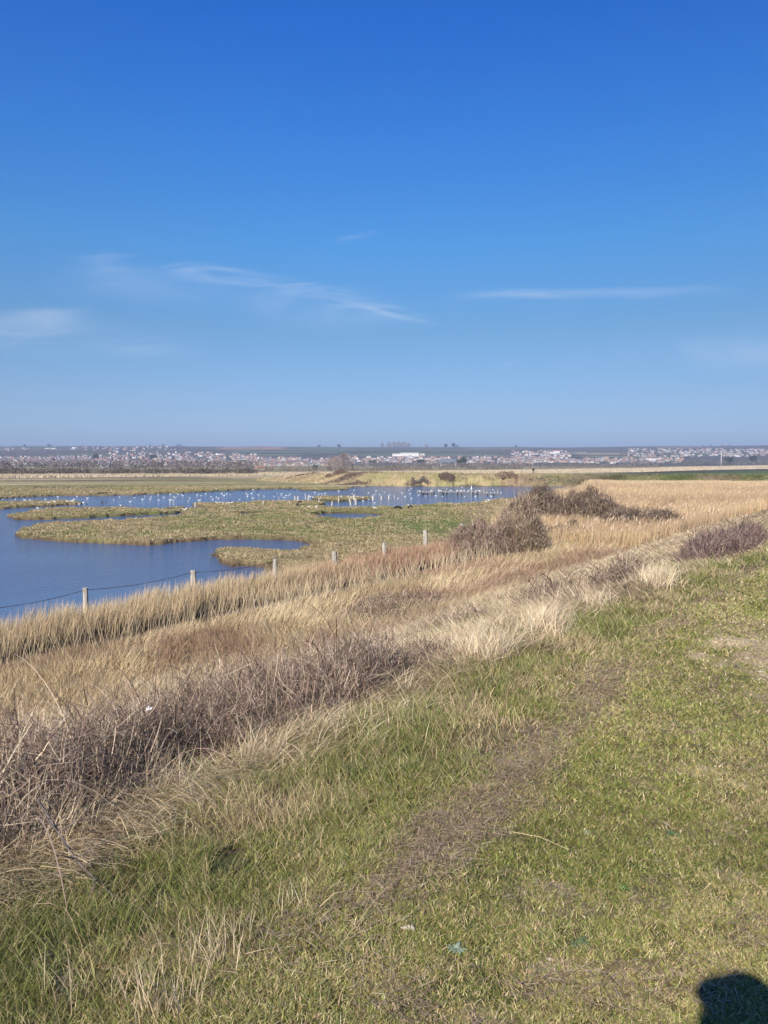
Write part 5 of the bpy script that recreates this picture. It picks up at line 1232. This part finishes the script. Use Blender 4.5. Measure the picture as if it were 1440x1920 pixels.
# fallen bramble cane at the lower left
def cane():
    pts = [(70, 1500, .30), (110, 1560, .24), (140, 1610, .16), (180, 1650, .10), (225, 1690, .06), (210, 1712, .04), (165, 1745, .03)]
    w = []
    for px, py, h in pts:
        gx, gy = ground_at(px, py, EMB - .05 + h); w.append(Vector((gx, gy, EMB - .05 + h)))
    R = w[0].copy(); mb = MB(); mb.tube([p - R for p in w[:5]], [.0045, .0042, .0036, .003, .002], 6)
    for a, b in ((1, (-.10, .03, .05)), (1, (.12, .05, .03)), (2, (.10, -.02, .03)), (2, (-.05, -.08, .03)), (0, (.16, .03, .06)), (3, (.02, -.09, .0))):
        p = w[a] - R; mb.tube([p, p + Vector(b) * .6 + Vector((0, 0, .02)), p + Vector(b)], [.0032, .0026, .0014], 5)
    tag(mb.build('dead_cane', mat_noise('mauve_bark', (.10, .08, .07), (.20, .16, .14), 40, .8), loc=R, smooth=True), 'forked dead bramble cane lying over the grass at the lower left', 'branch')
cane()
# burrow: a dark hollow of bare soil
def burrow():
    x, y = ground_at(436, 1612, EMB); z = float(height(np.array([x]), np.array([y]))[0]); mb = MB(); r = random.Random(2); n = 22
    vs = [(0, 0, -.03)]
    for ring, rr0, zz in ((1, .030, -.022), (2, .05, -.006), (3, .075, .0)):
        for k in range(n):
            a = 6.283 * k / n; q = rr0 * r.uniform(.75, 1.25); vs.append((q * math.cos(a) * .8, q * math.sin(a) * 1.3, zz + r.uniform(-.004, .006)))
    fs = [(0, 1 + k, 1 + (k + 1) % n) for k in range(n)]
    for g in range(2):
        for k in range(n): a = 1 + g * n; fs.append((a + k, a + n + k, a + n + (k + 1) % n, a + (k + 1) % n))
    mb.poly(vs, fs); tag(mb.build('burrow', mat_noise('damp_soil', (.03, .022, .016), (.09, .065, .045), 60, .95, .6), loc=(x, y, z + .006)), 'small dark burrow of bare soil in the grass at the lower left', 'burrow')
burrow()

def weed(px, py, size, n, col, label):
    x, y = ground_at(px, py, EMB + .015); z = float(height(np.array([x]), np.array([y]))[0]); r = random.Random(int(px)); mb = MB()
    for k in range(n):
        a = 6.283 * k / n + r.uniform(-.25, .25); L = size * r.uniform(.6, 1.1); w = L * .17; up = r.uniform(.15, .6)
        pts = []
        for t, ww in ((0, .35), (.35, 1), (.7, .9), (1, .05)):
            cx, cz = L * t, L * up * (t - t * t * .8) + .006
            for sg in (-1, 1): pts.append((cx * math.cos(a) - sg * w * ww * math.sin(a), cx * math.sin(a) + sg * w * ww * math.cos(a), cz))
        mb.poly(pts, [(0, 2, 3, 1), (2, 4, 5, 3), (4, 6, 7, 5)])
    m = mat_noise('weed_leaf', tuple(q * .8 for q in col), tuple(q * 1.3 for q in col), 70, .6)
    tag(mb.build('weed_rosette', m, loc=(x, y, z)), label, 'weed')
def grit():
    N = 5200; x = rng.uniform(1.9, 4.6, N); y = rng.uniform(4.4, 8.6, N); k = patch_bare(x, y); ok = rng.uniform(0, 1, N) < k + .02; x, y = x[ok], y[ok]; n = len(x)
    P0 = onground(x, y); P0[:, 2] += .004; B = Blades(); B.tris(P0, rng.uniform(.006, .022, n) ** 1.0, jitter(pick(n, [C(.62, .54, .42), C(.40, .33, .24), C(.24, .19, .13), C(.30, .28, .12)], [3, 3, 2, 2]), .25))
    N = 5000; x = rng.uniform(-1.2, 3.2, N); y = rng.uniform(2.0, 6.5, N); n2 = sn(x, y)[1]; ok = (n2 < 1.5) & (rng.uniform(0, 1, N) < sstep(.5, .7, fbm(x, y, .3, 3, 108)) + .08) & (np.abs(x) < .55 * y + .1); x, y = x[ok], y[ok]; n = len(x)
    P0 = onground(x, y); P0[:, 2] += .010; B.tris(P0, rng.uniform(.004, .013, n), jitter(pick(n, [C(.58, .50, .38), C(.34, .26, .18), C(.16, .12, .085)], [2, 3, 3]), .3))
    tag(B.build('path_grit', M_LEAF), 'pale grit and crumbs of chalk on the worn sandy part of the path', 'grit', kind='stuff')
grit()
weed(855, 1775, .038, 11, (.22, .28, .20), 'pale blue green weed rosette right of the whitish lump')
weed(1262, 1560, .040, 9, (.07, .13, .05), 'dark green weed in the turf at the right')
weed(1165, 1655, .035, 8, (.09, .17, .04), 'bright green weed tuft in the middle of the turf')
weed(1102, 1552, .030, 8, (.20, .25, .17), 'grey green weed rosette in the turf below the brown strip')
weed(1085, 1775, .045, 10, (.09, .12, .05), 'broad dull green weed among bare soil near the bottom')
weed(905, 1500, .04, 9, (.09, .19, .04), 'bright green tuft of leaves beside the brown strip')
def fallen(a, b, label, r=.0011):
    (xa, ya), (xb, yb) = ground_at(*a, EMB + .03), ground_at(*b, EMB + .03); z = EMB + .035
    mb = MB(); m = Vector(((xb - xa) / 2, (yb - ya) / 2 + .008, .012)); mb.tube([(0, 0, 0), tuple(m), (xb - xa, yb - ya, 0)], [r, r, r * .5], 5)
    tag(mb.build('fallen_straw', mat_noise('straw_stem', (.50, .38, .20), (.64, .52, .30), 30, .6), loc=(xa, ya, z)), label, 'straw')
fallen((962, 1562), (1068, 1596), 'long single straw lying on the turf right of the pale flake')
fallen((636, 1778), (752, 1640), 'long single straw slanting over the turf left of the whitish lump')
fallen((600, 1702), (650, 1672), 'short pale straw beside the brown litter near the bottom', .0022)
# ------------------------------------------------------------------ air, sun, sky, camera
def haze():
    m = bpy.data.materials.new('haze_air'); m.use_nodes = True; nt = m.node_tree; nt.nodes.clear()
    out = nt.nodes.new('ShaderNodeOutputMaterial'); v = nt.nodes.new('ShaderNodeVolumePrincipled')
    v.inputs['Color'].default_value = (.46, .57, .84, 1); v.inputs['Density'].default_value = HAZE; v.inputs['Anisotropy'].default_value = 0.0
    nt.links.new(v.outputs[0], out.inputs['Volume'])
    mb = MB(); mb.quadbox((0, 2400, 110), (10400, 15400, 240)); o = mb.build('haze', m); tag(o, kind='stuff'); o['label'] = 'thin bluish haze over the far hills'; o['category'] = 'haze'
HAZE = 1.6e-4
haze()

SUN_EL, SUN_AZ = 33.25, 204.3
sd = bpy.data.lights.new('sun', 'SUN'); sd.energy = 4.9; sd.angle = math.radians(.53); sd.color = (1, .90, .77)
so = bpy.data.objects.new('sun', sd); link(so)
az, el = math.radians(SUN_AZ), math.radians(SUN_EL)
to = Vector((math.sin(az) * math.cos(el), math.cos(az) * math.cos(el), math.sin(el)))
so.rotation_euler = (-to).to_track_quat('-Z', 'Y').to_euler()

w = bpy.data.worlds.new('World'); scene.world = w; w.use_nodes = True; nt = w.node_tree; nt.nodes.clear()
class NG:
    def __init__(s, nt): s.nt = nt
    def val(s, v):
        n = s.nt.nodes.new('ShaderNodeValue'); n.outputs[0].default_value = v; return n.outputs[0]
    def m(s, op, *a, clamp=False):
        n = s.nt.nodes.new('ShaderNodeMath'); n.operation = op; n.use_clamp = clamp
        for i, q in enumerate(a):
            if isinstance(q, (int, float)): n.inputs[i].default_value = q
            else: s.nt.links.new(q, n.inputs[i])
        return n.outputs[0]
    def ss(s, x, a, b):
        n = s.nt.nodes.new('ShaderNodeMapRange'); n.interpolation_type = 'SMOOTHSTEP'; s.nt.links.new(x, n.inputs[0])
        lo, hi, o0, o1 = (a, b, 0, 1) if a < b else (b, a, 1, 0)
        n.inputs[1].default_value = lo; n.inputs[2].default_value = hi; n.inputs[3].default_value = o0; n.inputs[4].default_value = o1
        return n.outputs[0]
G = NG(nt)
sky = nt.nodes.new('ShaderNodeTexSky'); sky.sky_type = 'NISHITA'; sky.sun_disc = False; sky.sun_elevation = el; sky.sun_rotation = az
sky.air_density = 1.0; sky.dust_density = .25; sky.ozone_density = 3.0; sky.altitude = 0
tc = nt.nodes.new('ShaderNodeTexCoord'); sx = nt.nodes.new('ShaderNodeSeparateXYZ'); nt.links.new(tc.outputs['Generated'], sx.inputs[0])
yy = G.m('MAXIMUM', sx.outputs['Y'], .05); UU = G.m('DIVIDE', sx.outputs['X'], yy); VV = G.m('DIVIDE', sx.outputs['Z'], yy)
cv = nt.nodes.new('ShaderNodeCombineXYZ'); nt.links.new(UU, cv.inputs[0]); nt.links.new(VV, cv.inputs[1])
def wnoise(scale, st, rot=0.0, det=6, dist=.6):
    mp = nt.nodes.new('ShaderNodeMapping'); mp.inputs['Scale'].default_value = st; mp.inputs['Rotation'].default_value = (0, 0, rot)
    n = nt.nodes.new('ShaderNodeTexNoise'); n.inputs['Scale'].default_value = scale; n.inputs['Detail'].default_value = det; n.inputs['Distortion'].default_value = dist
    nt.links.new(cv.outputs[0], mp.inputs[0]); nt.links.new(mp.outputs[0], n.inputs[0]); return n.outputs[0]
def uv(px, py): return (px - 720) / F_PX, (HZ - py) / F_PX
masks = []
def wisp(pts, wup, wdn, amp, fade=.06, noise=None):
    (u0, v0), (u1, v1), (u2, v2) = [uv(*p) for p in pts]
    A = np.array([[1, u0, u0 * u0], [1, u1, u1 * u1], [1, u2, u2 * u2]]); c0, c1, c2 = np.linalg.solve(A, np.array([v0, v1, v2]))
    f = G.m('ADD', G.m('ADD', G.m('MULTIPLY', UU, float(c1)), float(c0)), G.m('MULTIPLY', G.m('MULTIPLY', UU, UU), float(c2)))
    wob = G.m('MULTIPLY', G.m('SUBTRACT', wnoise(6, (1, 2, 1)), .5), .012)
    dd = G.m('ADD', G.m('SUBTRACT', VV, f), wob)
    up = G.ss(dd, wup / F_PX, 0.0); dn = G.ss(dd, -wdn / F_PX, 0.0)
    e = G.m('MULTIPLY', G.ss(UU, u0, u0 + fade), G.ss(UU, u2, u2 - fade))
    r = G.m('MULTIPLY', G.m('MULTIPLY', up, dn), e)
    if noise is not None: r = G.m('MULTIPLY', r, noise)
    masks.append(G.m('MULTIPLY', r, amp * 1.5))
streak = G.ss(wnoise(7, (1.0, 6.5, 1), .25, 10, 1.2), .34, .70); streak2 = G.ss(wnoise(11, (.7, 6.0, 1), -.1), .35, .70); soft = G.ss(wnoise(4, (1, 2.2, 1), .2), .30, .72)
wisp([(100, 486), (440, 516), (850, 618)], 16, 44, .24, .18, streak)
wisp([(620, 562), (700, 586), (850, 616)], 6, 9, .22, .08, soft)
wisp([(60, 520), (400, 560), (780, 600)], 60, 44, .20, .15, soft)
wisp([(440, 600), (560, 600), (720, 605)], 36, 34, .15, .08, soft)
wisp([(-120, 604), (60, 594), (210, 590)], 16, 60, .22, .08, soft)
wisp([(-120, 640), (150, 650), (420, 665)], 60, 30, .10, .12, streak2)
wisp([(800, 558), (1060, 553), (1420, 547)], 11, 18, .10, .16, None)
wisp([(800, 562), (1060, 557), (1300, 552)], 10, 24, .12, .14, streak2)
wisp([(1120, 640), (1300, 660), (1560, 650)], 34, 50, .16, .10, soft)
wisp([(860, 712), (930, 694), (990, 676)], 5, 11, .13, .04, streak2)
wisp([(620, 455), (660, 455), (720, 440)], 8, 14, .12, .03, streak)
wisp([(1000, 680), (1300, 660), (1560, 640)], 60, 60, .08, .1, soft)
tot = masks[0]
for q in masks[1:]: tot = G.m('ADD', tot, q)
tot = G.m('MULTIPLY', tot, G.ss(sx.outputs['Y'], .2, .4), clamp=True)
SKYMUL = (1.0, 1.0, 1.0)
# colour of clear air by height above the horizon
rp = nt.nodes.new('ShaderNodeValToRGB'); nt.links.new(sx.outputs['Z'], rp.inputs[0]); hs = nt.nodes.new('ShaderNodeVectorMath'); hs.operation = 'MULTIPLY'
for k, (p, c) in enumerate(((.0, (.42, .57, .84)), (.04, (.42, .57, .83)), (.075, (.44, .56, .76)), (.168, (.38, .59, .74)), (.268, (.28, .70, 1.00)), (.374, (.17, .66, 1.20)), (.492, (.07, .56, 1.32)), (.62, (.16, .55, 1.2)), (.9, (.5, .8, 1.2)))):
    e = rp.color_ramp.elements[k] if k < 2 else rp.color_ramp.elements.new(p)
    e.position = p; e.color = (*[q * .90 for q in c], 1)
asy = nt.nodes.new('ShaderNodeVectorMath'); asy.operation = 'SCALE'; nt.links.new(sky.outputs[0], asy.inputs[0])
nt.links.new(G.m('SUBTRACT', 1.0, G.m('MULTIPLY', G.ss(UU, -.3, .6), .15)), asy.inputs['Scale'])
nt.links.new(asy.outputs[0], hs.inputs[0]); nt.links.new(rp.outputs[0], hs.inputs[1])
cl = nt.nodes.new('ShaderNodeMix'); cl.data_type = 'RGBA'; nt.links.new(tot, cl.inputs['Factor']); nt.links.new(hs.outputs[0], cl.inputs[6]); cl.inputs[7].default_value = (4.6, 5.2, 6.2, 1)
bg = nt.nodes.new('ShaderNodeBackground'); bg.inputs['Strength'].default_value = .10; wo = nt.nodes.new('ShaderNodeOutputWorld')
nt.links.new(cl.outputs[2], bg.inputs[0]); nt.links.new(bg.outputs[0], wo.inputs[0])

cd = bpy.data.cameras.new('camera'); cd.lens = F_PX / 1920 * 36; cd.sensor_width = 36; cd.sensor_fit = 'AUTO'; cd.clip_start = .01; cd.clip_end = 20000
co = bpy.data.objects.new('camera', cd); link(co); co.location = (0, 0, CAMZ); co.rotation_euler = (math.pi / 2 - PITCH, 0, 0); scene.camera = co
scene.render.resolution_x = 768; scene.render.resolution_y = 1024
scene.view_settings.view_transform = 'Standard'; scene.view_settings.look = 'None'; scene.view_settings.exposure = 0.66; scene.view_settings.gamma = 1
scene.render.engine = 'CYCLES'
scene.cycles.volume_bounces = 0; scene.cycles.max_bounces = 6; scene.cycles.diffuse_bounces = 3; scene.cycles.transmission_bounces = 3
